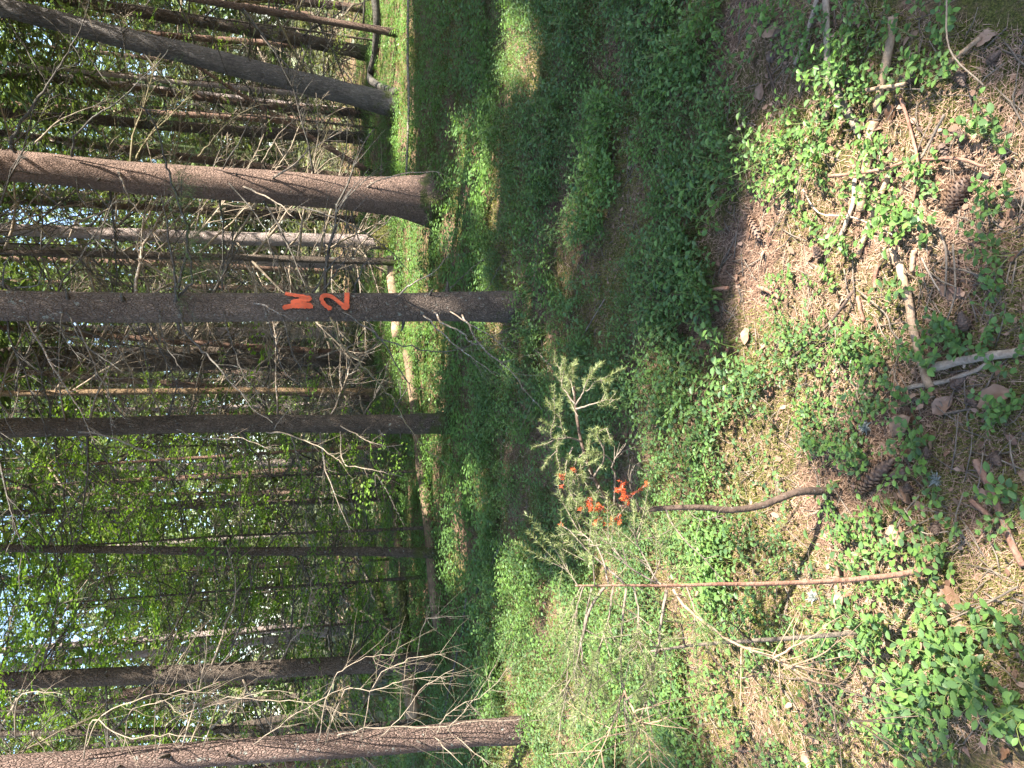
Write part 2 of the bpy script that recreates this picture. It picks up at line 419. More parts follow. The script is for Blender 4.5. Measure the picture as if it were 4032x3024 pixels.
for nm, mat in (('dark', 'dead_dark'), ('tan', 'dead_tan'), ('lich', 'dead_lich'), ('moss', 'dead_moss')):
    BR[nm] = [branch_proto(1.0, rng.uniform(.05, .7), rng.integers(14, 28), rng, curl=rng.uniform(-.1, .35)).mesh('dead_branch', M[mat]) for _ in range(7)]
def needle_spray(L, rg, nt=9, step=.012, nl=.016, wd=.0016):
    """flat conifer spray along +X: twig, side twigs and single needles"""
    mb = MB(); tw = MB()
    def needles(P0, P1):
        l = np.linalg.norm(P1 - P0); k = max(3, int(l / step)); t = rg.random(k)[:, None]
        p = P0 + (P1 - P0) * t; d = unit(P1 - P0)
        a = rg.uniform(0, 2 * math.pi, k); x, _, z = frame(d)
        o = d * .55 + np.cos(a)[:, None] * x * .9 + np.sin(a)[:, None] * z * .6
        o /= np.linalg.norm(o, axis=1)[:, None]
        sd = np.cross(o, d); sd /= (np.linalg.norm(sd, axis=1)[:, None] + 1e-9)
        ln = nl * rg.uniform(.7, 1.2, k)[:, None]
        V = np.stack([p - sd * wd / 2, p + sd * wd / 2, p + o * ln], 1).reshape(-1, 3)
        mb.add(V, None, np.arange(k * 3).reshape(-1, 3), np.repeat(rg.random(k), 3))
    P = np.stack([np.linspace(0, L, 7), np.cumsum(rg.standard_normal(7)) * .012 * L, -.12 * L * np.linspace(0, 1, 7) ** 2], 1)
    V, Q, T = tube(P, np.linspace(.005, .0014, 7), 4); tw.add(V, Q, T)
    for i in range(2, 6): needles(P[i], P[i + 1])
    for _ in range(nt):
        s = rg.uniform(.15, .95); k = s * 6; i = min(int(k), 5); p = P[i] + (P[i + 1] - P[i]) * (k - i)
        d = unit([rg.uniform(.5, 1), rg.choice([-1, 1]) * rg.uniform(.5, 1), rg.uniform(-.35, .1)])
        l = L * rg.uniform(.18, .42) * (1.15 - s * .6); e = p + d * l
        V, Q, T = tube(np.stack([p, (p + e) / 2, e]), [.0022, .0016, .001], 3, cap=False); tw.add(V, Q, T)
        needles(p + (e - p) * .1, e)
        for _ in range(2):
            q = p + (e - p) * rg.uniform(.3, .8); d2 = unit(d + rg.standard_normal(3) * .5); needles(q, q + d2 * l * .45)
    return mb, tw
def leaf_quad(mb, p, d, n, l, wd, tint, fold=.15):
    x, d, n = frame(d, n); c = p + d * l * .5
    V = [p, c + x * wd / 2 + n * fold * wd, p + d * l, c - x * wd / 2 + n * fold * wd]
    mb.add(V, None, [(0, 1, 2), (0, 2, 3)], tint)
def broad_spray(L, rg, nt=8, leaf=.05):
    mb = MB(); tw = MB(); n = 7
    P = np.stack([np.linspace(0, L, n), np.cumsum(rg.standard_normal(n)) * .03 * L, -.15 * L * np.linspace(0, 1, n) ** 2], 1)
    V, Q, T = tube(P, np.linspace(.006, .0015, n), 4); tw.add(V, Q, T)
    for b in range(nt + 1):
        if b == nt: p, e = P[3], P[-1]
        else:
            i = rg.integers(1, n - 1); p = P[i]; d = unit([rg.uniform(.4, 1), rg.choice([-1, 1]) * rg.uniform(.4, 1), rg.uniform(-.3, .15)])
            e = p + d * L * rg.uniform(.2, .5)
            V, Q, T = tube(np.stack([p, (p + e) / 2, e]), [.0026, .0018, .001], 3, cap=False); tw.add(V, Q, T)
        k = rg.integers(5, 9)
        for j in range(k):
            q = p + (e - p) * (j + .6) / k; d = unit(e - p); s, _, nn = frame(d)
            dd = unit(d * .6 + s * (1 if j % 2 else -1) * .9 + [0, 0, rg.uniform(-.45, .15)])
            leaf_quad(mb, q, dd, unit([rg.normal() * .35, rg.normal() * .35, 1]), leaf * rg.uniform(.7, 1.2), leaf * .62, rg.random())
    return mb, tw
SPR = [needle_spray(.55, rng, 12, .008, .017, .0022) for _ in range(5)]
SPR_N = [a.mesh('needle_spray', M['spruce']) for a, b in SPR]; SPR_T = [b.mesh('spray_twig', M['dead_dark']) for a, b in SPR]
BRD = [broad_spray(.8, rng) for _ in range(6)]
BRD_L = [a.mesh('leaf_spray', M['broad']) for a, b in BRD]
BRD_F = [a.mesh('leaf_spray', M['far_green']) for a, b in BRD]
def clump_arr(rad, n, rg, l=.3, wd=.045, zs=.16):
    """a tuft of conifer foliage: narrow blades spread through a flat drooping disc"""
    a = rg.uniform(0, 2 * math.pi, n); r = rad * np.sqrt(rg.random(n))
    p = np.stack([np.cos(a) * r, np.sin(a) * r, rg.normal(0, zs * rad, n) - .25 * r * r / rad], 1)
    b = a + rg.normal(0, .7, n); d = np.stack([np.cos(b), np.sin(b), rg.uniform(-.55, .1, n)], 1)
    d /= np.linalg.norm(d, axis=1)[:, None]; s = np.stack([-np.sin(b), np.cos(b), rg.normal(0, .35, n)], 1)
    ll = l * rg.uniform(.6, 1.2, n)[:, None]; ww = wd * rg.uniform(.6, 1.3, n)[:, None]
    V = np.stack([p, p + d * ll * .4 + s * ww / 2, p + d * ll, p + d * ll * .4 - s * ww / 2], 1).reshape(-1, 3)
    Q = np.arange(n * 4).reshape(-1, 4)
    return V, Q, np.zeros((0, 3), np.int64), np.repeat(rg.random(n), 4)
CL_BIG = [clump_arr(.8, 56, rng, .42, .10) for _ in range(6)]     # unit radius
CL_SML = [clump_arr(.8, 18, rng, .5, .19) for _ in range(6)]
CL_FAR = [clump_arr(1.0, 28, rng, .62, .17, .4) for _ in range(6)]

# ------------------------------------------------------------------ landmarks used in labels
LM = [(3300, 180, 'the pale barkless stick'), (3440, 650, 'the thickest tan stick'), (3540, 300, 'the smooth brown stick'), (3790, 760, 'the open spruce cone'), (3820, 210, 'the short straight tan stick'),
      (3620, 1250, 'the long weathered stick'), (3850, 1410, 'the broad pale grey stick'), (3240, 1330, 'the long brown branch'), (2985, 900, 'the long brown spruce cone'), (2740, 1150, 'the thin lit straight stick'),
      (3040, 1150, 'the half-buried brown stick'), (2830, 1500, 'the slanting brown stick'), (3470, 1870, 'the large closed spruce cone'), (3150, 1940, 'the foot of the bent sapling'), (3930, 1950, 'the thick brown front branch'),
      (3600, 2250, 'the foot of the straight sapling'), (3250, 2500, 'the short bare grey stem'), (3820, 2420, 'the thin stick on the front moss'), (3660, 2780, 'the dead twigs at the front corner'), (2920, 2945, 'the small sunlit spruce cone'),
      (3150, 240, 'the pale greenish stick'), (3780, 1060, 'the long bent front twig'), (3600, 1620, 'the large crumpled brown leaf'), (2800, 2400, "the straight sapling's hanging branch"), (2400, 500, 'the shaded middle of the green floor'), (2450, 1750, 'the bent sapling\'s green crown')]
def near_lm(x, y): return min(LM, key=lambda l: (l[0] - x) ** 2 + (l[1] - y) ** 2)[2]
GAPS = [(330, 'the leaning grey trunk and the frame edge'), (700, 'the leaning grey trunk and the thickest trunk'), (1200, 'the thickest trunk and the numbered trunk'), (1690, 'the numbered trunk and the dark slim trunk'),
        (2170, 'the dark slim trunk and the black trunk'), (2640, 'the black trunk and the shaded brown trunk'), (2900, 'the shaded brown trunk and the lit flaky trunk'), (9999, 'the lit flaky trunk and the frame edge')]
def gap(x, y):
    u, v, z = proj(np.array([[x, y, 2.5]])); return next(t for lim, t in GAPS if v[0] < lim)

# ------------------------------------------------------------------ trees
TREES = []
class Tree: pass
def trunk_mesh(tr, r0, r1, H, flare, mat, n=14, seed=0):
    rg = np.random.default_rng(seed + 100)
    zs = np.concatenate([[-.25, 0, .05, .12, .22, .35, .5, .75], np.linspace(1.1, H, max(6, int(H / .7)))])
    wob = np.cumsum(rg.standard_normal((len(zs), 2)) * .008, 0); wob -= wob[1]
    wob *= np.clip(zs / 2, 0, 1)[:, None]
    ax = tr.dirn
    P = zs[:, None] * ax[None] + np.stack([wob[:, 0], wob[:, 1], 0 * zs], 1)
    # radius at breast height r0, thinning upwards
    rr = r0 * (1 - (1 - r1 / r0) * np.clip(zs / H, 0, 1)) * (1 + flare * np.exp(-np.maximum(zs, 0) / (.22 if flare < .5 else .42)))
    a = np.arange(n) / n * 2 * math.pi
    lob = 1 + .35 * flare * np.exp(-np.maximum(zs, 0) / .3)[:, None] * np.sin(a * rg.integers(3, 5) + rg.random() * 6)[None]
    V = []
    for i in range(len(zs)):
        x = unit(np.cross([0, 1, 0], ax)); y = np.cross(ax, x)
        r = rr[i] * lob[i] * (1 + .035 * rg.standard_normal(n))
        V.append(P[i] + np.cos(a)[:, None] * r[:, None] * x + np.sin(a)[:, None] * r[:, None] * y)
    V = np.vstack(V); k = len(zs)
    i, j = np.meshgrid(np.arange(k - 1), np.arange(n), indexing='ij'); j2 = (j + 1) % n
    Q = np.stack([i * n + j, i * n + j2, (i + 1) * n + j2, (i + 1) * n + j], -1).reshape(-1, 4)
    tr.zs, tr.P, tr.rr = zs, P, rr
    return mk('trunk', V, Q, np.zeros((0, 3), np.int64), np.full(len(V), .5), mat)
def axis_pt(tr, z):
    i = int(np.clip(np.searchsorted(tr.zs, z) - 1, 0, len(tr.zs) - 2)); t = (z - tr.zs[i]) / (tr.zs[i + 1] - tr.zs[i])
    return tr.P[i] * (1 - t) + tr.P[i + 1] * t, tr.rr[i] * (1 - t) + tr.rr[i + 1] * t
def new_tree(name, base, dirn, r0, r1, H, mat, label, cat='tree', group=None, flare=.35, seed=0, n=14):
    tr = Tree(); tr.base = np.asarray(base, float); tr.dirn = unit(dirn) / unit(dirn)[2]; tr.H = H
    tr.o = empty(name, tr.base); tag(tr.o, label, cat, group)
    tr.trunk = link('trunk', trunk_mesh(tr, r0, r1, H, flare, M[mat], n, seed), tr.o)
    tr.clumps = []; TREES.append(tr)
    return tr
def px_tree(name, b, t, wpx, mat, label, H=17, r1f=.35, flare=.35, group=None, seed=0, Y=None, lean_y=0.0):
    """b: foot pixel, t: another pixel of the trunk's middle line higher up, wpx: trunk width in pixels low down"""
    g = gnd(*b) if Y is None else None
    if Y is not None:
        g = at(b[0], b[1], Y); g[2] = gz(g[0], g[1])
    top = at(t[0], t[1], g[1])
    d = top - g; d = d / d[2]; d[1] = lean_y
    dep = (g - CAMP) @ FWD
    r = wpx / F * dep / 2
    return new_tree(name, g, d, r, r * r1f, H, mat, label, group=group, flare=flare, seed=seed)
def branches(tr, n, kinds, z0, z1, L=(.6, 1.8), rg=rng, droop=(-.5, .25), arc=(-.7, 3.84)):
    for _ in range(n):
        z = rg.uniform(z0, z1); c, r = axis_pt(tr, z)
        a = rg.uniform(0, 2 * math.pi) if arc is None else rg.uniform(*arc)
        me = random.choice(BR[random.choice(kinds)])
        o = link('branch', me, tr.o)
        d = np.array([math.cos(a), math.sin(a), 0])
        o.location = c + d * r * .8
        o.rotation_euler = (rg.normal() * .5, -rg.uniform(*droop), a)
        s = rg.uniform(*L); th = rg.uniform(.7, 1.25)
        o.scale = (s, s * .9, s * .9)
def stubs(tr, n, z0, z1, rg=rng):
    for _ in range(n):
        z = rg.uniform(z0, z1); c, r = axis_pt(tr, z); a = rg.uniform(0, 2 * math.pi)
        if tr is tC and 1.1 < z < 1.9: continue
        o = link('branch_stub', STUB, tr.o); d = np.array([math.cos(a), math.sin(a), 0]); o.location = c + d * r * .93
        o.rotation_euler = (rg.uniform(0, 6), rg.uniform(-.5, .6), a); s = rg.uniform(.5, 1.3); o.scale = (s, s, s)
_st = MB(); _P = np.array([[-.02, 0, 0], [.012, 0, 0], [.05, .004, -.006], [.075, .01, -.004]])
_v, _q, _t = tube(_P, [.016, .0125, .008, .005], 6); _st.add(_v, _q, _t); STUB = _st.mesh('branch_stub', M['dead_dark'])
def pbranch(tr, pts, Y0, Y1, r0, r1, mat, twigs=5, rg=rng, name='branch', tl=.3):
    """a particular branch: pixel points, distance going from Y0 at the trunk to Y1 at the tip"""
    k = len(pts); W = np.array([at(x, y, Y0 + (Y1 - Y0) * i / (k - 1)) for i, (x, y) in enumerate(pts)])
    P = resample(W, 3 * k); n = len(P); t = np.linspace(0, 1, n)
    P = P + np.cumsum(rg.standard_normal((n, 3)) * .0035, 0) * (t > 0)[:, None] + rg.standard_normal((n, 3)) * .004 * ((t > 0) & (t < 1))[:, None]
    mb = MB(); o0 = np.array(tr.o.location if hasattr(tr, 'o') else tr.location)
    V, Q, T = tube(P - o0, r0 + (r1 - r0) * t, 6); mb.add(V, Q, T)
    tot = np.linalg.norm(P[-1] - P[0])
    for _ in range(twigs):
        i = rg.integers(n // 4, n - 1); d = unit(P[i + 1] - P[i]); d = unit(d * rg.uniform(.4, 1) + rg.standard_normal(3) * [.6, .6, .45] + [0, 0, -.15])
        l = min(tot, 1.3) * tl * rg.uniform(.3, 1); m = 5; tt = np.linspace(0, 1, m)[:, None]
        W2 = P[i] - o0 + d * l * tt + np.array([0, 0, -.12 * l]) * tt ** 2 + np.cumsum(rg.standard_normal((m, 3)) * .025 * l, 0) * (tt > 0)
        rr = max(r1, .35 * (r0 + (r1 - r0) * t[i]))
        V, Q, T = tube(W2, rr * (1 - .75 * tt[:, 0]), 4, cap=False); mb.add(V, Q, T)
        for _ in range(rg.integers(0, 3)):
            j = rg.integers(1, m); e = W2[j] + unit(d + rg.standard_normal(3) * .6) * l * .35
            V, Q, T = tube(np.stack([W2[j], (W2[j] + e) / 2 + rg.standard_normal(3) * .006, e]), [rr * .45, rr * .35, rr * .2], 3, cap=False); mb.add(V, Q, T)
    par = tr.o if hasattr(tr, 'o') else tr
    return link(name, mb.mesh(name, M[mat]), par), P

# ---- the trunks one can pick out
kx = lambda x, y: (x * K, y * K)
tA = px_tree('spruce_tree', kx(855, 228), kx(430, 120), 84, 'bark_grey', 'grey rough-barked trunk leaning out over the low green plants', seed=1, flare=.2)
tB = px_tree('spruce_tree', kx(950, 432), kx(390, 386), 131, 'bark_big', 'thickest reddish-brown trunk with a flared mossy foot', seed=2, flare=.7, H=19, r1f=.08)
tC = px_tree('spruce_tree', kx(1118, 662), kx(0, 646), 113, 'bark_32', 'brown trunk sprayed with an orange number', seed=3, flare=.12, H=17, r1f=.3)
tD = px_tree('spruce_tree', kx(980, 914), kx(0, 942), 74, 'bark_dark', 'dark slim trunk between the numbered trunk and the leafy thicket', seed=4, flare=.25, H=16)
tE = px_tree('spruce_tree', kx(955, 1195), kx(260, 1184), 38, 'bark_dark', 'thin almost black trunk standing in the leafy thicket', seed=5, flare=.2, H=9)
tF = px_tree('spruce_tree', kx(960, 1427), kx(0, 1472), 70, 'bark_dark', 'shaded brown trunk behind a tangle of pale arching twigs', seed=6, flare=.3, H=16)
tG = px_tree('spruce_tree', kx(1140, 1576), kx(300, 1636), 92, 'bark_g', 'sunlit flaky reddish trunk streaked with twig shadows, lichen near its foot', seed=7, flare=.2, H=15)
tH = px_tree('spruce_tree', kx(850, 524), kx(0, 490), 54, 'bark_pink', 'pale sunlit trunk just behind the thickest trunk', seed=8, H=16)
tI = px_tree('spruce_tree', kx(868, 566), kx(0, 545), 28, 'bark_dark', 'narrow dark trunk beside the pale sunlit one', seed=9, H=14)
tJ = px_tree('spruce_tree', kx(860, 72), kx(560, 22), 28, 'bark_far', 'thin slanting trunk with its foot in the sunlit green plants', seed=10, H=13)
tK = px_tree('spruce_tree', kx(785, 108), kx(0, 36), 27, 'bark_red', 'slender reddish trunk seen behind the leaning grey one', seed=11, H=16)
tL = px_tree('spruce_tree', kx(790, 246), kx(0, 160), 32, 'bark_far', 'brown slanting trunk passing below the leaning grey trunk', seed=12, H=16)
tL2 = px_tree('spruce_tree', kx(805, 218), kx(400, 178), 20, 'bark_pink', 'thin pinkish trunk close beside the brown slanting one', seed=13, H=14)
tN = px_tree('spruce_tree', kx(815, 768), kx(0, 708), 26, 'bark_red', 'reddish trunk nearest to the numbered one at the back', seed=14, H=16)
tO = px_tree('spruce_tree', kx(825, 862), kx(100, 803), 26, 'bark_far', 'brown bending trunk crossing towards the straight tan one', seed=15, H=16)
tP = px_tree('spruce_tree', kx(842, 846), kx(150, 849), 27, 'bark_tan', 'straight sunlit tan trunk with a mossy foot', seed=16, H=16)
tQ = px_tree('spruce_tree', kx(800, 868), kx(150, 884), 17, 'bark_pink', 'thinnest pink trunk beside the straight tan one', seed=17, H=14)
tR = px_tree('spruce_tree', kx(880, 960), kx(230, 1000), 15, 'bark_red', 'thin orange-brown pole behind the dark slim trunk', seed=18, H=8)
tS = px_tree('spruce_tree', kx(870, 1075), kx(300, 1095), 26, 'bark_dark', 'dim brown trunk deep in the shade of the thicket', seed=19, H=14)
tT = px_tree('spruce_tree', kx(905, 1568), kx(300, 1578), 30, 'bark_dark', 'dark thin trunk behind the lit reddish one', seed=20, H=14)
tU = px_tree('spruce_tree', kx(800, 20), kx(250, -30), 30, 'bark_far', 'dark trunk at the very edge behind the thin slanting one', seed=21, H=16)
main = [tA, tB, tC, tD, tF, tG]
mid = [tH, tI, tJ, tK, tL, tL2, tN, tO, tP, tQ, tR, tS, tT, tU]
for tr, n in ((tA, 12), (tB, 16), (tC, 14), (tD, 12), (tF, 10), (tG, 10), (tE, 4)): stubs(tr, n, .5, 5)

# ---- their particular branches (pixel paths in the photograph's own size)
yB, yC, yD, yF, yG, yA = (t.base[1] for t in (tB, tC, tD, tF, tG, tA))
for p, dy, r, mt, tw in [
    ([(61, 598), (46, 568), (67, 519), (122, 446), (177, 366), (244, 262), (299, 171), (342, 79), (366, -20)], -1.2, .026, 'dead_dark', 9),
    ([(284, 616), (293, 549), (323, 507), (391, 452), (482, 391), (622, 244), (714, 92)], -1.0, .019, 'dead_dark', 9),
    ([(140, 560), (220, 488), (342, 433), (464, 397)], -.5, .013, 'dead_tan', 6),
    ([(781, 615), (824, 568), (915, 476), (989, 427), (1068, 415)], -.8, .013, 'dead_moss', 6),
    ([(879, 665), (952, 537), (1001, 403), (1031, 305)], -.8, .011, 'dead_dark', 6),
    ([(1074, 702), (1160, 647), (1221, 580), (1350, 513)], -.9, .017, 'dead_lich', 4),
    ([(1030, 640), (1090, 530), (1150, 470)], -.5, .010, 'dead_tan', 4),
    ([(122, 708), (201, 787), (342, 915), (415, 1000)], -.7, .016, 'dead_dark', 6),
    ([(299, 702), (311, 775), (366, 836), (452, 915), (488, 1000)], -.6, .014, 'dead_dark', 6),
    ([(464, 675), (488, 732), (531, 812), (574, 873), (640, 960)], -.7, .016, 'dead_lich', 5),
    ([(958, 735), (1062, 781), (1117, 818), (1200, 900)], -.7, .015, 'dead_lich', 4),
    ([(348, 726), (476, 873), (598, 976), (700, 1100)], -.5, .014, 'dead_dark', 5),
    ([(1417, 757), (1503, 708), (1643, 684), (1741, 696), (1838, 763)], -.7, .012, 'dead_lich', 4),
    ([(1180, 815), (1330, 860), (1500, 960), (1640, 1100)], -.8, .013, 'dead_dark', 5),
    ([(900, 720), (1010, 850), (1060, 960), (1080, 1080)], -.6, .012, 'dead_dark', 5)]:
    pbranch(tB, p, yB - .12, yB - .12 + dy, r * .72, .0022, mt, tw + 4)
for p, dy, r, mt, tw in [
    ([(1710, 1232), (1753, 1269), (1820, 1299), (1850, 1336), (1899, 1354)], -.4, .013, 'dead_lich', 5),
    ([(1667, 1244), (1716, 1299), (1789, 1360), (1869, 1421), (1954, 1476)], -.45, .010, 'dead_lich', 7),
    ([(1820, 1240), (1860, 1310), (1936, 1403), (2009, 1458), (2064, 1537), (2143, 1622)], -.7, .011, 'dead_lich', 9),
    ([(1771, 1226), (1881, 1287), (1960, 1342), (2030, 1390)], -.4, .008, 'dead_lich', 5),
    ([(1350, 1228), (1472, 1311), (1503, 1342), (1625, 1372), (1716, 1384), (1875, 1366), (2070, 1270)], -.9, .010, 'dead_dark', 4),
    ([(1440, 1250), (1533, 1397), (1576, 1464), (1612, 1561)], -.7, .009, 'dead_dark', 5),
    ([(1300, 1250), (1350, 1360), (1429, 1433), (1503, 1525), (1558, 1592), (1619, 1690), (1692, 1763), (1777, 1824)], -1.3, .011, 'dead_moss', 7),
    ([(1564, 1165), (1625, 1122), (1728, 1061), (1771, 1000)], -.5, .011, 'dead_lich', 5),
    ([(1399, 1150), (1411, 1092), (1448, 1037), (1478, 1000)], -.5, .010, 'dead_dark', 4),
    ([(1765, 1145), (1830, 1073), (1900, 1020)], -.4, .006, 'dead_dark', 4),
    ([(1890, 1155), (1930, 1116), (1990, 1012)], -.5, .006, 'dead_dark', 3),
    ([(702, 1165), (751, 1116), (769, 1049), (763, 1000), (740, 930)], -.5, .014, 'dead_dark', 4),
    ([(708, 1228), (726, 1305), (793, 1397), (842, 1458), (915, 1531), (989, 1610), (1086, 1684)], -1.2, .013, 'dead_dark', 8),
    ([(628, 1222), (647, 1293), (660, 1350), (702, 1430)], -.6, .008, 'dead_dark', 5),
    ([(1001, 1195), (1074, 1226), (1160, 1275)], -.4, .011, 'dead_lich', 6),
    ([(1050, 1240), (1086, 1360), (1117, 1452), (1196, 1537)], -.8, .009, 'dead_dark', 6),
    ([(1110, 1240), (1147, 1391), (1184, 1452), (1190, 1510)], -.7, .008, 'dead_dark', 5),
    ([(880, 1230), (915, 1342), (964, 1464), (1037, 1549)], -.8, .008, 'dead_dark', 6),
    ([(244, 1225), (238, 1293), (262, 1354), (317, 1427)], -.7, .009, 'dead_dark', 6),
    ([(262, 1230), (378, 1366), (507, 1458)], -.7, .009, 'dead_dark', 6),
    ([(25, 1135), (20, 1040), (60, 980)], -.5, .010, 'dead_dark', 4),
    ([(60, 1130), (170, 1110), (150, 1000)], -.5, .008, 'dead_dark', 4),
    ([(880, 1140), (880, 1060), (900, 980)], -.6, .007, 'dead_dark', 4),
    ([(1230, 1150), (1280, 1060), (1330, 1000), (1400, 900)], -.8, .009, 'dead_dark', 6),
    ([(1270, 1150), (1330, 1060), (1390, 960)], -.7, .007, 'dead_dark', 5)]:
    pbranch(tC, p, yC - .09, yC - .09 + dy, r * .62, .0014, mt, tw + 4)
for p, dy, r, mt, tw in [
    ([(311, 1702), (403, 1720), (507, 1763), (610, 1800), (702, 1854), (812, 1915)], -.8, .016, 'dead_lich', 6),
    ([(696, 1690), (775, 1720), (879, 1726), (958, 1720), (1080, 1770)], -.6, .011, 'dead_lich', 4),
    ([(1050, 1702), (1129, 1708), (1221, 1751), (1300, 1800), (1343, 1830)], -.5, .014, 'dead_tan', 7),
    ([(1340, 1677), (1411, 1720), (1503, 1757), (1582, 1751)], -.6, .010, 'dead_tan', 5),
    ([(1340, 1700), (1350, 1818), (1411, 1842), (1509, 1861), (1582, 1879)], -.6, .011, 'dead_tan', 8),
    ([(1080, 1690), (1110, 1640), (1170, 1600)], -.3, .009, 'dead_lich', 3),
    ([(215, 1730), (225, 1830), (280, 1930)], -.6, .012, 'dead_dark', 6),
    ([(350, 1730), (450, 1850), (500, 1960)], -.6, .011, 'dead_dark', 6)]:
    pbranch(tD, p, yD - .1, yD - .1 + dy, r * .65, .002, mt, tw + 4)
for p, dy, r, mt, tw in [
    ([(60, 2905), (86, 2731), (235, 2741)], -.4, .010, 'dead_tan', 2),
    ([(330, 2960), (389, 2809), (556, 2741), (673, 2716), (772, 2704), (846, 2673)], -.5, .0095, 'dead_tan', 5),
    ([(480, 2960), (506, 2809), (586, 2778), (697, 2738), (855, 2728)], -.4, .008, 'dead_tan', 3),
    ([(620, 2950), (679, 2840), (802, 2802), (926, 2759), (1049, 2728), (1167, 2725)], -.5, .009, 'dead_tan', 4),
    ([(800, 2940), (864, 2759), (1012, 2750), (1160, 2756), (1265, 2778), (1350, 2802)], -.5, .008, 'dead_tan', 4),
    ([(330, 2985), (370, 2833), (481, 2907), (617, 2910), (741, 2914)], -.6, .011, 'dead_tan', 3),
    ([(610, 2960), (617, 2759), (710, 2815)], -.4, .007, 'dead_tan', 2),
    ([(130, 2883), (191, 2988)], .05, .016, 'dead_tan', 1),
    ([(1250, 2930), (1300, 2720), (1350, 2642), (1443, 2593), (1566, 2581)], -.5, .009, 'dead_tan', 4),
    ([(1280, 2930), (1350, 2722), (1473, 2710), (1554, 2679), (1659, 2670), (1745, 2673)], -.5, .008, 'dead_tan', 4),
    ([(1420, 2920), (1473, 2679), (1585, 2611), (1646, 2590), (1751, 2580)], -.5, .008, 'dead_tan', 4),
    ([(1330, 2905), (1350, 2889), (1473, 2858), (1646, 2852), (1782, 2833), (1905, 2815), (1967, 2809)], -.5, .011, 'dead_tan', 5),
    ([(1720, 2890), (1745, 2833), (1807, 2772), (1906, 2722), (1998, 2617)], -.4, .009, 'dead_tan', 5),
    ([(1760, 2880), (1782, 2864), (1875, 2735), (1955, 2605)], -.5, .008, 'dead_tan', 3),
    ([(1708, 2900), (1819, 3012)], -.5, .011, 'dead_tan', 2),
    ([(1795, 2900), (1924, 3018)], -.6, .010, 'dead_tan', 2),
    ([(1500, 2900), (1590, 2800), (1670, 2700), (1780, 2640)], -.6, .008, 'dead_tan', 4),
    ([(1000, 2930), (1100, 2850), (1250, 2760), (1380, 2700)], -.6, .009, 'dead_tan', 5),
    ([(1600, 2880), (1659, 2494), (1733, 2444), (1862, 2438)], -.5, .006, 'dead_dark', 3),
    ([(1960, 2840), (2060, 2830), (2130, 2835)], -.3, .008, 'dead_lich', 1)]:
    pbranch(tG, p, yG - .06, yG - .06 + dy, r * .44, .0012, mt, tw + 6, tl=.4)
for p, dy, r, mt, tw in [
    ([(560, 200), (640, 300), (780, 420)], -.7, .014, 'dead_dark', 5), ([(300, 130), (400, 300), (520, 420)], -.8, .014, 'dead_dark', 6),
    ([(900, 310), (860, 200), (820, 80)], -.7, .012, 'dead_dark', 5), ([(1200, 390), (1120, 430), (1010, 520)], -.8, .012, 'dead_dark', 6),
    ([(480, 130), (560, 60), (600, -20)], -.6, .012, 'dead_dark', 5), ([(120, 40), (200, 90), (300, 200), (340, 300)], -.8, .013, 'dead_dark', 6)]:
    pbranch(tA, p, yA - .12, yA - .12 + dy, r * .7, .002, mt, tw + 3)
# random fill of dead branches on the trees
for tr, n, kd in ((tA, 20, ['dark']), (tB, 22, ['dark', 'moss']), (tC, 26, ['dark', 'dark', 'lich']), (tD, 44, ['dark', 'dark', 'lich']),
                  (tF, 54, ['dark', 'tan', 'dark']), (tG, 44, ['tan', 'dark', 'tan']), (tE, 24, ['dark'])):
    branches(tr, n, kd, .9, 6.0, (.5, 1.5) if tr is not tG else (.3, .8))
for tr in mid:
    k = ['tan', 'tan', 'lich', 'dark'] if tr in (tH, tI, tN, tP, tL) else ['dark', 'tan', 'dark', 'moss']
    branches(tr, 66 if tr in (tH, tI, tN) else 34, k, .5, 6.5, (.7, 2.3), droop=(-.75, .1))
# live spruce branch in front of the numbered trunk
def live_branch(tr, pts, Y0, Y1, n, size=(.7, 1.3)):
    o, P = pbranch(tr, pts, Y0, Y1, .010, .003, 'dead_dark', 3)
    b0 = np.array(tr.o.location)
    for i in range(n):
        j = rng.integers(1, len(P)); k = rng.integers(0, len(SPR)); a = rng.uniform(0, 2 * math.pi)
        s = link('needle_spray', SPR_N[k], o); s['kind'] = 'stuff'; s.location = P[j] - b0; s.rotation_euler = (rng.normal() * .3, rng.uniform(.1, .7), a)
        f = rng.uniform(*size); s.scale = (f, f, f)
live_branch(tC, [(690, 1190), (738, 952), (714, 854), (671, 732), (635, 635), (610, 519), (549, 427), (458, 366)], yC - .12, yC - .7, 30, (.35, .75))
live_branch(tC, [(700, 1180), (690, 1080), (660, 900), (640, 760)], yC - .12, yC - .5, 14, (.35, .6))

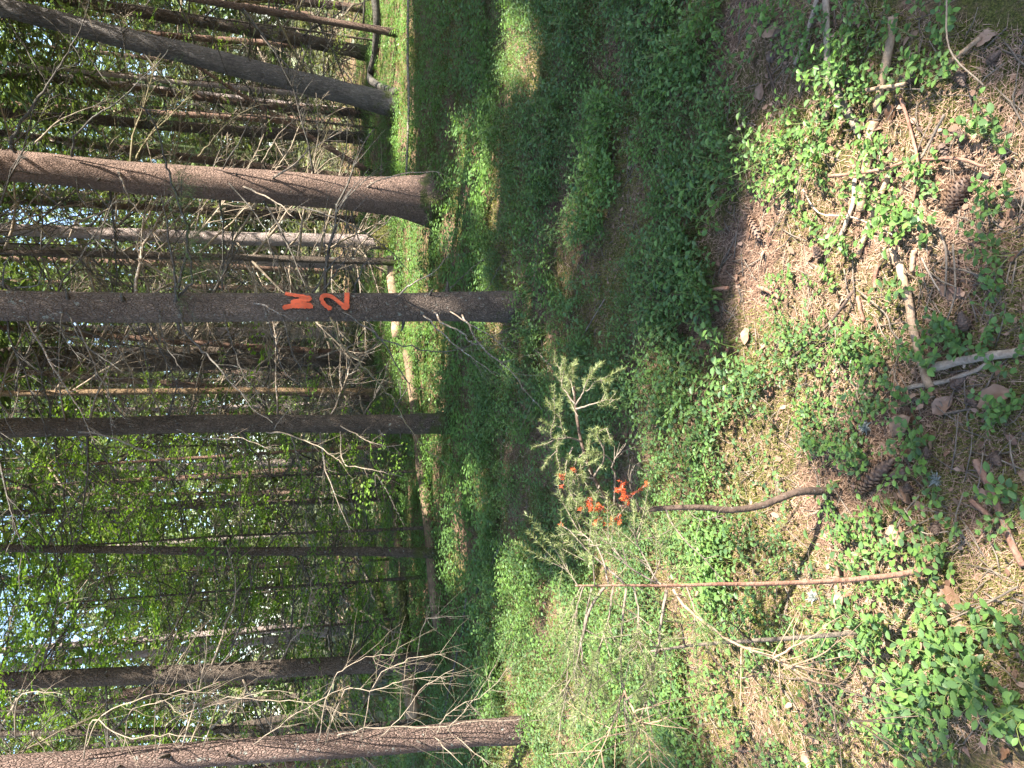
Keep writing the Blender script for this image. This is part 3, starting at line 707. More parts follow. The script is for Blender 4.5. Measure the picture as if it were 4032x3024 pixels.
# ---- the number on trunk C: strokes lying on the bark
def on_trunk(tr, x, y, lift=.004):
    d = ray(x, y); lo = None
    for t in np.linspace((tr.base[1] - .35) / d[1], tr.base[1] / d[1], 900):
        p = CAMP + d * t; z = p[2] - tr.base[2]
        c, r = axis_pt(tr, z); q = p - tr.base - c
        if math.hypot(q[0], q[1]) < r * 1.03 + lift: return p - tr.base
    return None
LIFT = [.003]
def stroke(mb, pts, wd):
    LIFT[0] += .0022
    P = resample(np.array([(x, y, 0) for x, y in pts], float), 26)[:, :2]
    D = np.gradient(P, axis=0); D /= np.linalg.norm(D, axis=1)[:, None]; Nn = np.stack([-D[:, 1], D[:, 0]], 1)
    rows = []
    for i, (p, n) in enumerate(zip(P, Nn)):
        e = wd * 1.1 * (1 + .12 * rng.standard_normal()) * (1 if 1 < i < len(P) - 2 else .75)
        row = [on_trunk(tr=tC, x=p[0] + n[0] * e * s, y=p[1] + n[1] * e * s, lift=LIFT[0]) for s in (-.5, -.17, .17, .5)]
        if all(r is not None for r in row): rows.append(row)
    if len(rows) < 2: return
    V = np.array(rows).reshape(-1, 3); k = len(rows)
    Q = [(i * 4 + j, i * 4 + j + 1, (i + 1) * 4 + j + 1, (i + 1) * 4 + j) for i in range(k - 1) for j in range(3)]
    mb.add(V, Q)
c1 = lambda *p: [(950 + x / 3.687, 1050 + y / 3.687) for x, y in p]
pm = MB()
stroke(pm, c1((505, 360), (600, 378), (720, 405), (860, 425), (960, 442), (1010, 455)), 12)
stroke(pm, c1((1000, 440), (985, 480), (930, 480), (830, 486), (720, 505)), 12)
stroke(pm, c1((720, 515), (800, 530), (900, 545), (1020, 560)), 17)
stroke(pm, c1((600, 600), (700, 575), (820, 570), (930, 575), (1040, 580)), 17)
pn = link('painted_number', pm.mesh('painted_number', M['paint_worn']), tC.trunk); pn['label'] = 'orange sprayed digit 3'
pm = MB()
stroke(pm, c1((1255, 625), (1290, 600), (1235, 575), (1185, 520), (1165, 455), (1200, 420), (1290, 425), (1370, 475), (1450, 540), (1540, 600)), 14)
stroke(pm, c1((1535, 375), (1533, 450), (1530, 540), (1535, 610)), 19)
stroke(pm, c1((1470, 560), (1500, 590), (1550, 590)), 17)
pn = link('painted_number', pm.mesh('painted_number', M['paint_worn']), tC.trunk); pn['label'] = 'orange sprayed digit 2'

# ---- trees standing around and behind the viewer (their crowns shade the floor) and far trees
for i, (x, y, r, H) in enumerate([(4.0, -2.0, .13, 17), (6.5, -4, .15, 18), (2.5, -2.6, .11, 15), (9.0, -4.5, .14, 18), (4.4, 2.5, .12, 16), (6.6, 1.2, .14, 18),
                                  (9.0, -.6, .13, 17), (5.6, 5.2, .12, 17), (8.0, 3.1, .13, 18), (7.6, 7.6, .14, 18), (10.5, 5.6, .13, 18), (9.6, 11, .14, 18),
                                  (12, 2, .14, 18), (12.2, 9, .15, 18), (12.5, 14, .15, 18), (11.5, -2.5, .14, 18)]):
    tr = new_tree('spruce_tree', (x, y, gz(x, y)), (rng.normal() * .015, rng.normal() * .015, 1), r, r * .3, H, 'bark_far',
                  'tall spruce standing out of sight beside the viewer, shading the floor', group='spruces around the viewer', seed=40 + i)
# shade: foliage tufts in the crowns, leaving the gaps through which the sun patches fall
cand = []
near = np.array([t.base[:2] for t in TREES]); dirs = np.array([t.dirn for t in TREES]); hs = np.array([t.H for t in TREES])
NP = 20000
gxs = rng.uniform(-8, 8, NP); gys = rng.uniform(.3, 20, NP)
keepw = rng.random(NP) < np.clip(1.15 - gys / 26, .3, 1); gxs, gys = gxs[keepw], gys[keepw]
u, v, z = proj(np.stack([gxs, gys, gz(gxs, gys)], -1))
gxs = np.concatenate([gxs, rng.uniform(-2.6, 2.8, 9000)]); gys = np.concatenate([gys, rng.uniform(.8, 5.5, 9000)])
u, v, z = proj(np.stack([gxs, gys, gz(gxs, gys)], -1))
inn = (z > .3) & (u > 1100) & (u < 5200) & (v > -1300) & (v < 4100); gxs, gys = gxs[inn], gys[inn]
def tryclump(x, y, rad):
    k = np.array([0, 0, .8, -.8, .55, -.55, .55, -.55, 0]) * rad[:, None]; q = np.array([0, .8, 0, 0, .55, -.55, -.55, .55, -.8]) * rad[:, None]
    return lit((x[:, None] + k).ravel(), (y[:, None] + q).ravel()).reshape(len(x), -1).sum(1)
rad = np.full(len(gxs), .42)
for rr in (.42, .28, .18, .12):
    bad = tryclump(gxs, gys, rad * 1.2) > 0
    if rr == .12: ok = ~bad
    rad[bad] = {.42: .28, .28: .18, .18: .12, .12: 0}[rr]
ok = rad > 0
gxs, gys, rad = gxs[ok], gys[ok], rad[ok]
SUNNY = []
for tr, z0, z1 in ((tB, .9, 5.2), (tG, -.1, 1.2), (tH, .2, 5), (tN, 1, 5), (tP, .3, 5), (tK, 1, 5), (tF, 1.9, 2.8), (tL, 1, 4), (tQ, 1, 5), (tO, 2, 5)):
    for zz in np.arange(z0, z1, .22): SUNNY.append(tr.base + axis_pt(tr, zz)[0])
for p, Yd in (((2250, 1650), 1.9), ((2250, 1800), 1.9), ((2200, 1700), 1.9), ((2280, 1950), 1.9), ((2330, 2050), 1.9), ((2450, 2000), 1.9), ((2400, 2150), 1.7), ((2460, 2700), 1.45), ((2520, 2850), 1.4), ((3150, 2660), 1.3), ((3300, 2800), 1.25),
              ((1400, 2700), 4.7), ((1600, 2640), 4.7), ((1100, 2750), 4.7), ((800, 2750), 4.7), ((500, 2760), 4.7), ((1800, 2800), 4.7), ((1250, 1780), 7.2), ((1450, 1850), 7.2), ((1800, 1300), 5.0), ((1300, 1800), 7.2)):
    SUNNY.append(at(p[0], p[1], Yd))
for _ in range(110):
    yy = rng.uniform(8, 15); SUNNY.append(np.array([rng.uniform(-.52, .05) * yy, yy, rng.uniform(2.5, 5.5)]))
for _ in range(60):
    yy = rng.uniform(13, 19); SUNNY.append(np.array([rng.uniform(0, .5) * yy, yy, rng.uniform(1, 6)]))
SUNNY = np.array(SUNNY)
ex = []  # extra unseen crown tufts, added only to keep these trunks in shade
for tr, z0, z1 in ((tC, 0, 5), (tA, .2, 4), (tD, 0, 4), (tE, 0, 4), (tF, .0, 1.8)):
    for zz in np.arange(z0, z1, .05):
        p = tr.base + axis_pt(tr, zz)[0] + rng.normal(0, .12, 3); q = p - S * (p[2] / S[2]); ex.append((q[0], q[1], .26, p[2]))
ex = np.array(ex)
gxs = np.concatenate([gxs, ex[:, 0]]); gys = np.concatenate([gys, ex[:, 1]]); rad = np.concatenate([rad, ex[:, 2]])
cl = [[] for _ in TREES]
for x, y, r in zip(gxs, gys, rad):
    for _ in range(6):
        h = rng.uniform(4.5, 14); c = np.array([x, y, 0]) + S * (h / S[2])
        u, v, z = proj(c[None]);
        if z[0] > 0.1 and -150 < u[0] < 4200 and -150 < v[0] < 3170: continue
        if c[1] > -1 and c[1] < 1.5 and abs(c[0]) < .5 and h < 3: continue
        ax = near + dirs[:, :2] * h; dd = np.hypot(ax[:, 0] - c[0], ax[:, 1] - c[1]); dd[hs < h + .8] = 99
        j = int(np.argmin(dd))
        dv = c - SUNNY; al_ = dv @ S; pe = np.linalg.norm(dv - al_[:, None] * S, axis=1)
        pm_ = pe[al_ > 0].min() if (al_ > 0).any() else 9
        if pm_ < r + .08:
            r = pm_ - .08
            if r < .09: continue
        if dd[j] < 2.9: cl[j].append((c, r, h)); break
for tr, lst in zip(TREES, cl):
    if len(lst) < 3: continue
    Pc = np.array([c for c, r, h in lst]) - tr.base; rr = np.array([r for c, r, h in lst])
    mb = MB()
    for big_, prt in ((True, CL_BIG), (False, CL_SML)):
        I = np.nonzero((rr > .25) == big_)[0]
        if len(I):
            V, Q, T, A = stamp(prt, rotz(rng.uniform(0, 6.28, len(I)), rr[I], .25), Pc[I], rng).arrays(); mb.add(V, Q, T, A)
    for p in Pc[::14]:
        hz = min(p[2] + .25 + .1 * np.hypot(*(p[:2])), tr.H - .3); a, _ = axis_pt(tr, hz)
        V, Q, T = tube(np.stack([a, (a + p) / 2 + [0, 0, .05], p]), [.016, .010, .004], 3, cap=False); mb.add(V, Q, T, .1)
    link('crown', mb.mesh('crown', M['spruce']), tr.o)
# ordinary crowns for trees further off
def crown_mesh(H, z0, n, rmax, rg):
    z = rg.uniform(z0, H, n); t = (z - z0) / (H - z0); a = rg.uniform(0, 6.28, n); r = rmax * (1 - t * .85) * np.sqrt(rg.random(n))
    P = np.stack([np.cos(a) * r, np.sin(a) * r, z], 1)
    mb = stamp(CL_FAR, rotz(rg.uniform(0, 6.28, n), rg.uniform(.3, .6, n), .3, rg), P, rg)
    return mb.mesh('crown', M['spruce'])
CR = [crown_mesh(17, rng.uniform(5, 8), 90, 1.7, rng) for _ in range(5)]
for tr in mid: 
    if tr.H > 12 and tr.base[1] > 11.5:
        o = link('crown', CR[rng.integers(5)], tr.o); o.rotation_euler = (0, 0, rng.uniform(0, 6)); o.scale = (1, 1, tr.H / 17)
# far stand
far_tr = []
for i in range(4):
    tr = Tree(); tr.dirn = np.array([rng.normal() * .02, rng.normal() * .02, 1]); tr.H = 18
    far_tr.append((trunk_mesh(tr, .12, .04, 18, .2, M[['bark_far', 'bark_red', 'bark_pink', 'bark_dark'][i]], 9, 200 + i), tr))
fp = []
tries = 0
while len(fp) < 64 and tries < 4000:
    tries += 1
    y = rng.uniform(15.5, 46); x = rng.uniform(-.62, .62) * y
    if all((x - a) ** 2 + (y - b) ** 2 > 2.2 for a, b in fp): fp.append((x, y))
for x, y in fp:
    me, tp = far_tr[rng.integers(4)]
    gp_ = gap(x, y); lb, gp = ('distant slender trunk between ' + gp_, 'distant trunks between ' + gp_) if y > 24 else ('second-row thin trunk between ' + gp_, 'second-row trunks between ' + gp_)
    o = empty('spruce_tree', (x, y, float(gz(x, y)))); tag(o, lb, 'tree', gp)
    o.rotation_euler = (rng.normal() * .025, rng.normal() * .025, rng.uniform(0, 6)); s = rng.uniform(.75, 1.35)
    tk = link('trunk', me, o); tk.scale = (s, s, 1)
    c = link('crown', CR[rng.integers(5)], o); c.rotation_euler = (0, 0, rng.uniform(0, 6)); c.location = (0, 0, rng.uniform(-1.5, 1))
    tmp = Tree(); tmp.o = o; tmp.zs, tmp.P, tmp.rr = tp.zs, tp.P, tp.rr
    branches(tmp, 22 if y < 26 else 10, ['tan', 'dark', 'tan', 'moss'] if y < 30 else ['tan', 'dark'], .8, 8, (1.0, 2.6), droop=(-.7, .15))

# ---- leafy thicket, young spruces
def thicket(base, H, n, spread, label, group=None, lean=(0, 0), z0=.5, sc=(.6, 1.2), lv=None):
    tr = new_tree('broadleaf_sapling', base, (lean[0], lean[1], 1), .022, .006, H, 'bark_dark', label, group=group, flare=.1, seed=int(rng.integers(1000)), n=7)
    TREES.pop()
    for i in range(int(n * 1.7)):
        z = rng.uniform(z0, H * .97); c, r = axis_pt(tr, z); a = rng.uniform(0, 6.28); d = spread * rng.uniform(.05, 1) * (1.1 - .5 * z / H)
        p = c + np.array([math.cos(a) * d, math.sin(a) * d, rng.uniform(-.15, .35)])
        s = link('leaf_spray', (lv or BRD_L)[rng.integers(6)], tr.o); s['kind'] = 'stuff'; s.location = p; s.rotation_euler = (rng.normal() * .18, rng.uniform(-.1, .35), a + rng.normal() * .7)
        f = rng.uniform(*sc); s.scale = (f, f, f)
        if i % 4 == 0:
            b = link('branch', random.choice(BR['dark']), tr.o); b.location = c; b.rotation_euler = (0, -rng.uniform(0, .5), a); b.scale = (d + .3, .8, .8)
    return tr
for (x, y, Yd, H, n, sp, lab) in [
    (900, 2120, 8.8, 4.6, 74, 1.3, 'bright green leafy sapling beside the almost black trunk'),
    (900, 1880, 9.6, 4.8, 62, 1.2, 'leafy sapling directly behind the dark slim trunk'),
    (850, 2330, 9.2, 4.9, 80, 1.4, 'bushiest green sapling between the black trunk and the shaded brown trunk'),
    (800, 2500, 10.5, 5.2, 64, 1.3, 'tall leafy sapling behind the shaded brown trunk'),
    (700, 2720, 10, 5.0, 60, 1.4, 'green sapling behind the pale arching twigs'),
    (700, 2950, 9, 4.8, 50, 1.3, 'green sapling beyond the lit reddish trunk'),
    (800, 2000, 12.5, 6, 60, 1.5, 'taller leafy sapling deep in the thicket'),
    (800, 2250, 13.5, 6.5, 66, 1.6, 'tall back sapling whose top fills the corner with green'),
    (300, 2420, 16, 7.5, 70, 1.8, 'highest leafy sapling at the back, against the bright sky gap'),
    (700, 1760, 13, 5.5, 30, 1.2, 'thin leafed sapling showing above the dark slim trunk'),
    (700, 430, 15, 6, 34, 1.4, 'yellow-green sapling beyond the leaning grey trunk'),
    (700, 60, 14.5, 6, 44, 1.5, 'lit leafy sapling near the slanting thin trunk'),
    (600, 300, 19, 7, 40, 1.7, 'pale leafy sapling far behind the slanting trunks'),
    (600, 700, 19, 7, 26, 1.5, 'pale leafy sapling far behind the thickest trunk'),
    (500, 1450, 19, 7, 34, 1.5, 'pale leafy sapling far between the reddish trunks')]:
    b = at(x, y, Yd); b[2] = gz(b[0], b[1]); thicket(b, H, n, sp, lab, group=None, lv=BRD_F if (y < 1500 and x < 650) or y == 430 else None)
for i in range(16):
    y = rng.uniform(20, 40); x = rng.uniform(-.6, .6) * y
    thicket((x, y, float(gz(x, y))), rng.uniform(5, 9), 30, 2.0, 'far green sapling between ' + gap(x, y), 'far saplings between ' + gap(x, y), sc=(1.1, 2.2), lv=BRD_F)
# woodland closing the view, far back
n = 7000
a = rng.uniform(-.68, .68, n); rdist = rng.uniform(44, 75, n); zz = rng.random(n) ** 1.15 * 24
P = np.stack([np.sin(a) * rdist, np.cos(a) * rdist, zz], 1)
P = P[~((zz > 13) & (vnoise(a * 16, zz * .25) > .05))]
mb = stamp(CL_FAR, rotz(rng.uniform(0, 6.28, len(P)), rng.uniform(.9, 2.0, len(P)), .4), P, rng)
for _ in range(120):
    aa = rng.uniform(-.66, .66); rd = rng.uniform(42, 74); p = np.array([math.sin(aa) * rd, math.cos(aa) * rd, -.5])
    V, Q, T = tube(np.stack([p, p + [rng.normal() * .4, 0, 11], p + [rng.normal() * .6, 0, 22]]), [.16, .12, .05], 5); mb.add(V, Q, T, 0)
kind(link('far_woodland', mb.mesh('far_woodland', leafmat('far_foliage', (.07, .10, .045), (.20, .26, .10), trans=.35))), 'stuff', 'far-off mass of green trees closing the view', 'woodland')

# brushwood and low greenery hiding the floor far back
BRA = [branch_proto(1.0, rng.uniform(.1, .5), 7, rng, r0=.016).arrays() for _ in range(6)]
n = 560; y = rng.uniform(13.5, 40, n); x = rng.uniform(-.62, .62, n) * y; k = (y > 17) | (x < .12 * y); x, y = x[k], y[k]; n = len(x)
mb = stamp(BRA, rotz(rng.uniform(0, 6.28, n), rng.uniform(.8, 2.2, n), .6), np.stack([x, y, gz(x, y) + rng.random(n) ** 2 * 1.6], -1), rng)
kind(link('brushwood', mb.mesh('brushwood', M['dead_tan'])), 'stuff', 'tangle of dead branches on the floor between the far trunks', 'brushwood')
n = 2400; y = rng.uniform(12.5, 44, n); x = rng.uniform(-.62, .62, n) * y; k = (y > 17.5) | (x < .1 * y); x, y = x[k], y[k]; n = len(x)
k = vnoise(x * .5, y * .5) > -.1; x, y = x[k], y[k]; n = len(x)
mb = stamp(CL_FAR, rotz(rng.uniform(0, 6.28, n), rng.uniform(.25, .6, n), .3), np.stack([x, y, gz(x, y) + rng.random(n) ** 1.7 * 1.7], -1), rng)
kind(link('undergrowth', mb.mesh('undergrowth', M['far_green'])), 'stuff', 'low green undergrowth hiding the floor between the far trunks', 'undergrowth')

# ------------------------------------------------------------------ fallen logs, leaning pole, stump
def fallen(name, pts, wpx, mat, label, cat, lift=.0, sides=10, taper=.85, group=None, loc=None):
    W = np.array([gnd(x, y) for x, y in pts]); dep = (W[0] - CAMP) @ FWD; r = wpx / F * dep / 2
    lf = lift if isinstance(lift, (list, tuple)) else [lift] * len(W)
    W[:, 2] += r * .75 + np.array(lf)
    P = resample(W, max(8, 3 * len(W))); t = np.linspace(0, 1, len(P))
    P += rng.standard_normal(P.shape) * r * .10
    mb = MB(); o0 = P[0].copy()
    V, Q, T = tube(P - o0, r * (1 - (1 - taper) * t), sides, jit=.10, rg=rng); mb.add(V, Q, T)
    o = link(name, mb.mesh(name, M[mat]), loc=o0)
    return tag(o, label, cat, group), P, r
fallen('fallen_log', [(1634, 1390), (1665, 1627), (1690, 1841), (1728, 2156), (1760, 2471)], 40, 'log', 'long fallen log running past the foot of the black trunk', 'log', .04)
fallen('fallen_log', [(1600, 2190), (1585, 2030), (1572, 1860)], 34, 'log', 'short lit log lying behind the long fallen one', 'log', .05)
fallen('fallen_log', [(1575, 1010), (1582, 1160), (1600, 1330)], 46, 'stick_tan', 'tan sunlit log behind the numbered trunk', 'log', .05)
fallen('fallen_log', [(1622, 2290), (1640, 2430), (1655, 2580)], 36, 'bark_dark', 'dark log in deep shade near the shaded brown trunk', 'log', .12)
fallen('fallen_log', [(1510, 2290), (1560, 2420), (1600, 2540)], 30, 'bark_dark', 'dark log slanting up behind the other shaded log', 'log', .15)
fallen('fallen_log', [(1640, 2620), (1672, 2760), (1680, 2830)], 52, 'stick_tan', 'broken log with a pale end beside the lit reddish trunk', 'log', .1)
fallen('fallen_branch', [(1533, -20), (1530, 110), (1502, 250), (1497, 320), (1570, 365)], 34, 'dead_dark', 'crooked dark branch lying by the foot of the leaning grey trunk', 'branch', [.2, .15, .1, .12, .0])
fallen('fallen_pole', [(1645, -20), (1644, 240), (1648, 440), (1640, 690)], 10, 'dead_lich', 'thin grey pole lying straight across the low green plants', 'pole', .12)
fallen('fallen_branch', [(1905, 2330), (1960, 2240), (2010, 2130)], 12, 'dead_dark', 'thin crooked branch lying in the hollow before the thicket', 'branch', .06)
fallen('fallen_branch', [(1790, 2800), (1860, 2480), (1880, 2350)], 9, 'dead_dark', 'thin shaded branch lying behind the hollow', 'branch', .1)
# leaning pole
g = gnd(1462, 680); top = at(720, 226, g[1] - .3); mb = MB()
P = resample(np.array([g, (g + top) / 2 + [0, 0, .08], top]), 14); V, Q, T = tube(P - g, np.linspace(.06, .03, len(P)), 8); mb.add(V, Q, T)
tag(link('leaning_pole', mb.mesh('leaning_pole', M['bark_red']), loc=g), 'thin dead reddish pole leaning slantwise towards the grey trunk', 'pole')
# mossy stump
def mound(name, c, rx, ry, h, mat, label, cat):
    n, k = 22, 9; a = np.arange(n) / n * 6.283; V = []
    for i in range(k):
        t = i / (k - 1); rr = math.cos(t * math.pi / 2) ** .6
        for j in range(n):
            q = 1 + .18 * (vnoise(math.cos(a[j]) * 2 + c[0] * 9, math.sin(a[j]) * 2 + t * 3))
            V.append((math.cos(a[j]) * rx * rr * q, math.sin(a[j]) * ry * rr * q, h * t - .04 + .03 * rng.standard_normal() * t))
    V = np.array(V); i, j = np.meshgrid(np.arange(k - 1), np.arange(n), indexing='ij'); j2 = (j + 1) % n
    Q = np.stack([i * n + j, i * n + j2, (i + 1) * n + j2, (i + 1) * n + j], -1).reshape(-1, 4)
    o = empty(name, c); tag(o, label, cat)
    link('stump_wood', mk('stump_wood', V, Q, np.zeros((0, 3), np.int64), np.full(len(V), .5), M['bark_tan']), o)
    m = MB(); I = rng.integers(0, len(V), 1600); p = V[I] * rng.uniform(.97, 1.03, (1600, 1)) + rng.standard_normal((1600, 3)) * .012
    d = rng.standard_normal((1600, 3)) * .5 + V[I] / (np.linalg.norm(V[I], axis=1)[:, None] + 1e-6); d /= np.linalg.norm(d, axis=1)[:, None]
    s = np.cross(d, rng.standard_normal((1600, 3))); s /= np.linalg.norm(s, axis=1)[:, None]
    m.add(np.stack([p - s * .006, p + s * .006, p + d * .04], 1).reshape(-1, 3), None, np.arange(4800).reshape(-1, 3), np.repeat(rng.random(1600), 3))
    mo = link('moss_cover', m.mesh('moss_cover', M['moss']), o); mo['kind'] = 'stuff'
    return o
mound('mossy_stump', gnd(1560, 935), .22, .2, .42, 'moss', 'bright yellow-green mossy stump between the thickest and the numbered trunk', 'stump')

# ------------------------------------------------------------------ bilberry plants and the floor's small stuff
LEAF_HI = []
def leaf_arr(l, wd, rg, hi):
    """oval leaf along +Y, lying flat, folded a little along the midrib"""
    if hi:
        t = np.array([0, .12, .32, .55, .78, .93, 1.0]); w_ = np.array([.04, .5, .92, 1, .72, .3, .0]) * wd / 2
        fold = rg.uniform(.1, .35); bend = rg.uniform(-.25, .1)
        mid = np.stack([0 * t, t * l, bend * l * t * t], 1); lt = mid + np.stack([-w_, 0 * t, fold * w_], 1); rt = mid + np.stack([w_, 0 * t, fold * w_], 1)
        V = np.vstack([mid, lt, rt]); n = len(t); Q = []
        for i in range(n - 1): Q += [(i, i + 1, n + i + 1, n + i), (2 * n + i, 2 * n + i + 1, i + 1, i)]
        return V, np.array(Q), np.zeros((0, 3), np.int64)
    f = rg.uniform(.08, .3) * wd
    V = np.array([[0, 0, 0], [wd * .45, l * .3, f], [wd * .4, l * .68, f], [0, l, -.08 * l], [-wd * .4, l * .68, f], [-wd * .45, l * .3, f]])
    return V, np.array([[0, 1, 2, 3], [0, 3, 4, 5]]), np.zeros((0, 3), np.int64)
def sprig(rg, h, nl, hi, leaf=.024, stems=3):
    """returns stem arrays and a list of (leaf arrays already placed)"""
    sm = MB(); leaves = []
    for s in range(stems):
        a = rg.uniform(0, 6.28); tilt = rg.uniform(.2, .9); k = 6; t = np.linspace(0, 1, k); hh = h * rg.uniform(.65, 1.1)
        P = np.stack([np.cos(a) * tilt * hh * t ** 1.3, np.sin(a) * tilt * hh * t ** 1.3, hh * t * (1 - .25 * tilt * t)], 1)
        P[1:] += rg.standard_normal((k - 1, 3)) * .004
        Ps = P if hi else P[[0, 2, 5]]
        V, Q, T = tube(Ps, np.linspace(.0016, .0007, len(Ps)), 3, cap=False); sm.add(V, Q, T, .4)
        m = max(3, int(nl / stems))
        for i in range(m):
            u = .28 + .72 * (i + .5) / m; q = u * (k - 1); j = min(int(q), k - 2); p = P[j] + (P[j + 1] - P[j]) * (q - j)
            d = unit(P[j + 1] - P[j]); hd = unit(np.array([d[0], d[1], 0]) + 1e-6); sd = np.array([-hd[1], hd[0], 0]) * (1 if i % 2 else -1)
            dr = unit(sd * 1.0 + hd * (.45 if i < m - 1 else 2) + [0, 0, rg.uniform(-.15, .45)])
            nn = unit([rg.normal() * .3, rg.normal() * .3, 1]); x, y, z = frame(dr, nn)
            l = leaf * rg.uniform(.65, 1.15); leaves.append((np.stack([x, y, z], 1), p + dr * .002, l))
    return sm, leaves
def sprig_merged(rg, h, nl, leaf, stems=3, lo=True, simple_leaf=False):
    sm, lv = sprig(rg, h, nl, False, leaf, stems); mb = MB()
    for Rm, p, l in lv:
        if simple_leaf:
            V = np.array([[0, 0, 0], [.3 * l, l * .5, .05 * l], [0, l, 0], [-.3 * l, l * .5, .05 * l]]); Q = np.array([[0, 1, 2, 3]])
        else: V, Q, _ = leaf_arr(l, l * .6, rg, False)
        mb.add(V @ Rm.T + p, Q, None, rg.random())
    return mb, sm
MIDP = [sprig_merged(rng, .15, 16, .024) for _ in range(10)]
MIDA = [m.arrays() for m, s in MIDP]; MIDS = [s.arrays() for m, s in MIDP]
FARA = [sprig_merged(rng, .16, 18, .034, simple_leaf=True)[0].arrays() for _ in range(8)]
def infr(x, y, m=150):
    u, v, z = proj(np.stack([x, y, gz(x, y)], -1)); return (z > .2) & (u > 900) & (u < 4032 + m) & (v > -m) & (v < 3024 + m), u, v
def dens(x, y): return .6 * vnoise(x * 2.2 + 17, y * 2.2 + 3) + .8 * vnoise(x * 6 + 1, y * 6 + 60)
def bare(u, v):
    """spots in the picture where litter shows instead of plants"""
    b = np.zeros(len(u), bool)
    for cx, cy, rx, ry in [(1900, 330, 200, 110), (2080, 270, 110, 140), (1790, 480, 110, 100), (2040, 520, 100, 110), (1990, 880, 80, 60), (1900, 1000, 90, 80), (1680, 1040, 70, 60), (1620, 960, 60, 60),
                           (2080, 1080, 110, 100), (2000, 1290, 90, 70), (1640, 110, 90, 80), (1680, 180, 80, 70), (1860, 620, 70, 120), (2120, 700, 70, 120), (1560, 1480, 60, 90), (1370, 480, 50, 70), (2100, 950, 90, 90), (1700, 1500, 70, 70)]:
        b |= ((u / K - cx) / rx) ** 2 + ((v / K - cy) / ry) ** 2 < 1
    return b
# the 300 plants that show largest are plants of their own
def leafset(n=5): 
    out = []
    for i in range(n):
        V, Q, T = leaf_arr(1.0, .62, rng, True); out.append(mk('leaf', V, Q, T, np.full(len(V), .2 + .15 * i), M['bil']))
    return out
LEAFM = leafset()
spots = []
for cx, cy, sp, k, big in [(3690, 130, 60, 7, 1.2), (3640, 250, 60, 6, 1.1), (3400, 120, 70, 5, 1), (3240, 280, 25, 2, 1.1), (3400, 330, 40, 3, 1), (3160, 480, 60, 5, .9), (3090, 560, 60, 8, .9),
                           (3230, 720, 60, 6, .9), (3020, 760, 60, 6, .9), (3420, 620, 50, 4, 1), (3640, 740, 50, 5, 1.1), (3920, 600, 60, 4, 1.2), (3890, 830, 50, 5, 1.15), (3930, 960, 50, 3, 1.2), (3250, 930, 50, 5, 1),
                           (3540, 880, 40, 4, 1.1), (3620, 900, 40, 4, 1.15), (3560, 1130, 30, 3, 1.2), (3670, 1290, 55, 7, 1.2), (3850, 1090, 40, 3, 1), (3840, 1350, 40, 4, 1.1), (3980, 1340, 40, 3, 1.1), (3080, 1150, 60, 7, .9),
                           (3200, 1100, 50, 4, 1), (3320, 1370, 50, 5, 1), (3420, 1420, 40, 4, 1), (3590, 1420, 50, 4, 1.1), (3400, 1570, 50, 5, 1), (3510, 1550, 50, 5, 1.1), (3060, 1400, 60, 6, .9), (3200, 1560, 60, 5, 1),
                           (3940, 1560, 60, 5, 1.1), (3900, 1650, 50, 4, 1.1), (3540, 1720, 50, 6, 1.2), (3290, 1840, 55, 9, 1.2), (3150, 1700, 50, 5, 1), (3620, 1900, 40, 4, 1.2), (3950, 1960, 50, 5, 1.2), (3380, 2020, 40, 4, 1.1),
                           (3360, 2130, 40, 4, 1.2), (3600, 2180, 50, 6, 1.3), (3690, 2150, 40, 4, 1.1), (3480, 2300, 40, 4, 1.1), (3260, 2060, 50, 5, 1), (3420, 2440, 40, 4, 1.2), (3660, 2370, 40, 4, 1.2), (3270, 2560, 60, 6, 1.2),
                           (3720, 2520, 60, 8, 1.4), (3820, 2620, 60, 7, 1.4), (3560, 2700, 70, 8, 1.3), (3700, 2760, 70, 9, 1.35), (3640, 2880, 70, 8, 1.3), (3480, 2820, 60, 6, 1.2), (3960, 2760, 60, 6, 1.4), (3900, 2450, 50, 5, 1.2),
                           (3300, 2780, 60, 4, 1.1), (2960, 2450, 60, 5, 1), (2850, 2600, 60, 5, 1), (2600, 2920, 60, 6, 1), (2800, 2850, 50, 4, 1), (3100, 2250, 60, 4, 1), (2900, 2150, 60, 4, 1), (3780, 2900, 60, 5, 1.3)]:
    for _ in range(k): spots.append((cx + rng.normal() * sp * .8, cy + rng.normal() * sp * .8, big))
while len(spots) < 300:
    x_, y_ = rng.uniform(2700, 4030), rng.uniform(0, 3024)
    p = gnd(x_, y_)
    if dens(p[0], p[1]) > -.05 and not bare(np.array([x_]), np.array([y_]))[0]: spots.append((x_, y_, 1.0))
spots = spots[:300]
spots.sort(key=lambda s: -s[0])
SPM = [sprig(np.random.default_rng(500 + i), .13, 14, True, .026, 2 + i % 2) for i in range(14)]
SPS = [s.mesh('stem', M['bilstem']) for s, l in SPM]
SPL = []
for s, lv in SPM:
    mb = MB()
    for Rm, p, l in lv:
        V, Q, _ = leaf_arr(l, l * .62, rng, True); mb.add(V @ Rm.T + p, Q, None, rng.random())
    SPL.append(mb.mesh('leaves', M['bil']))
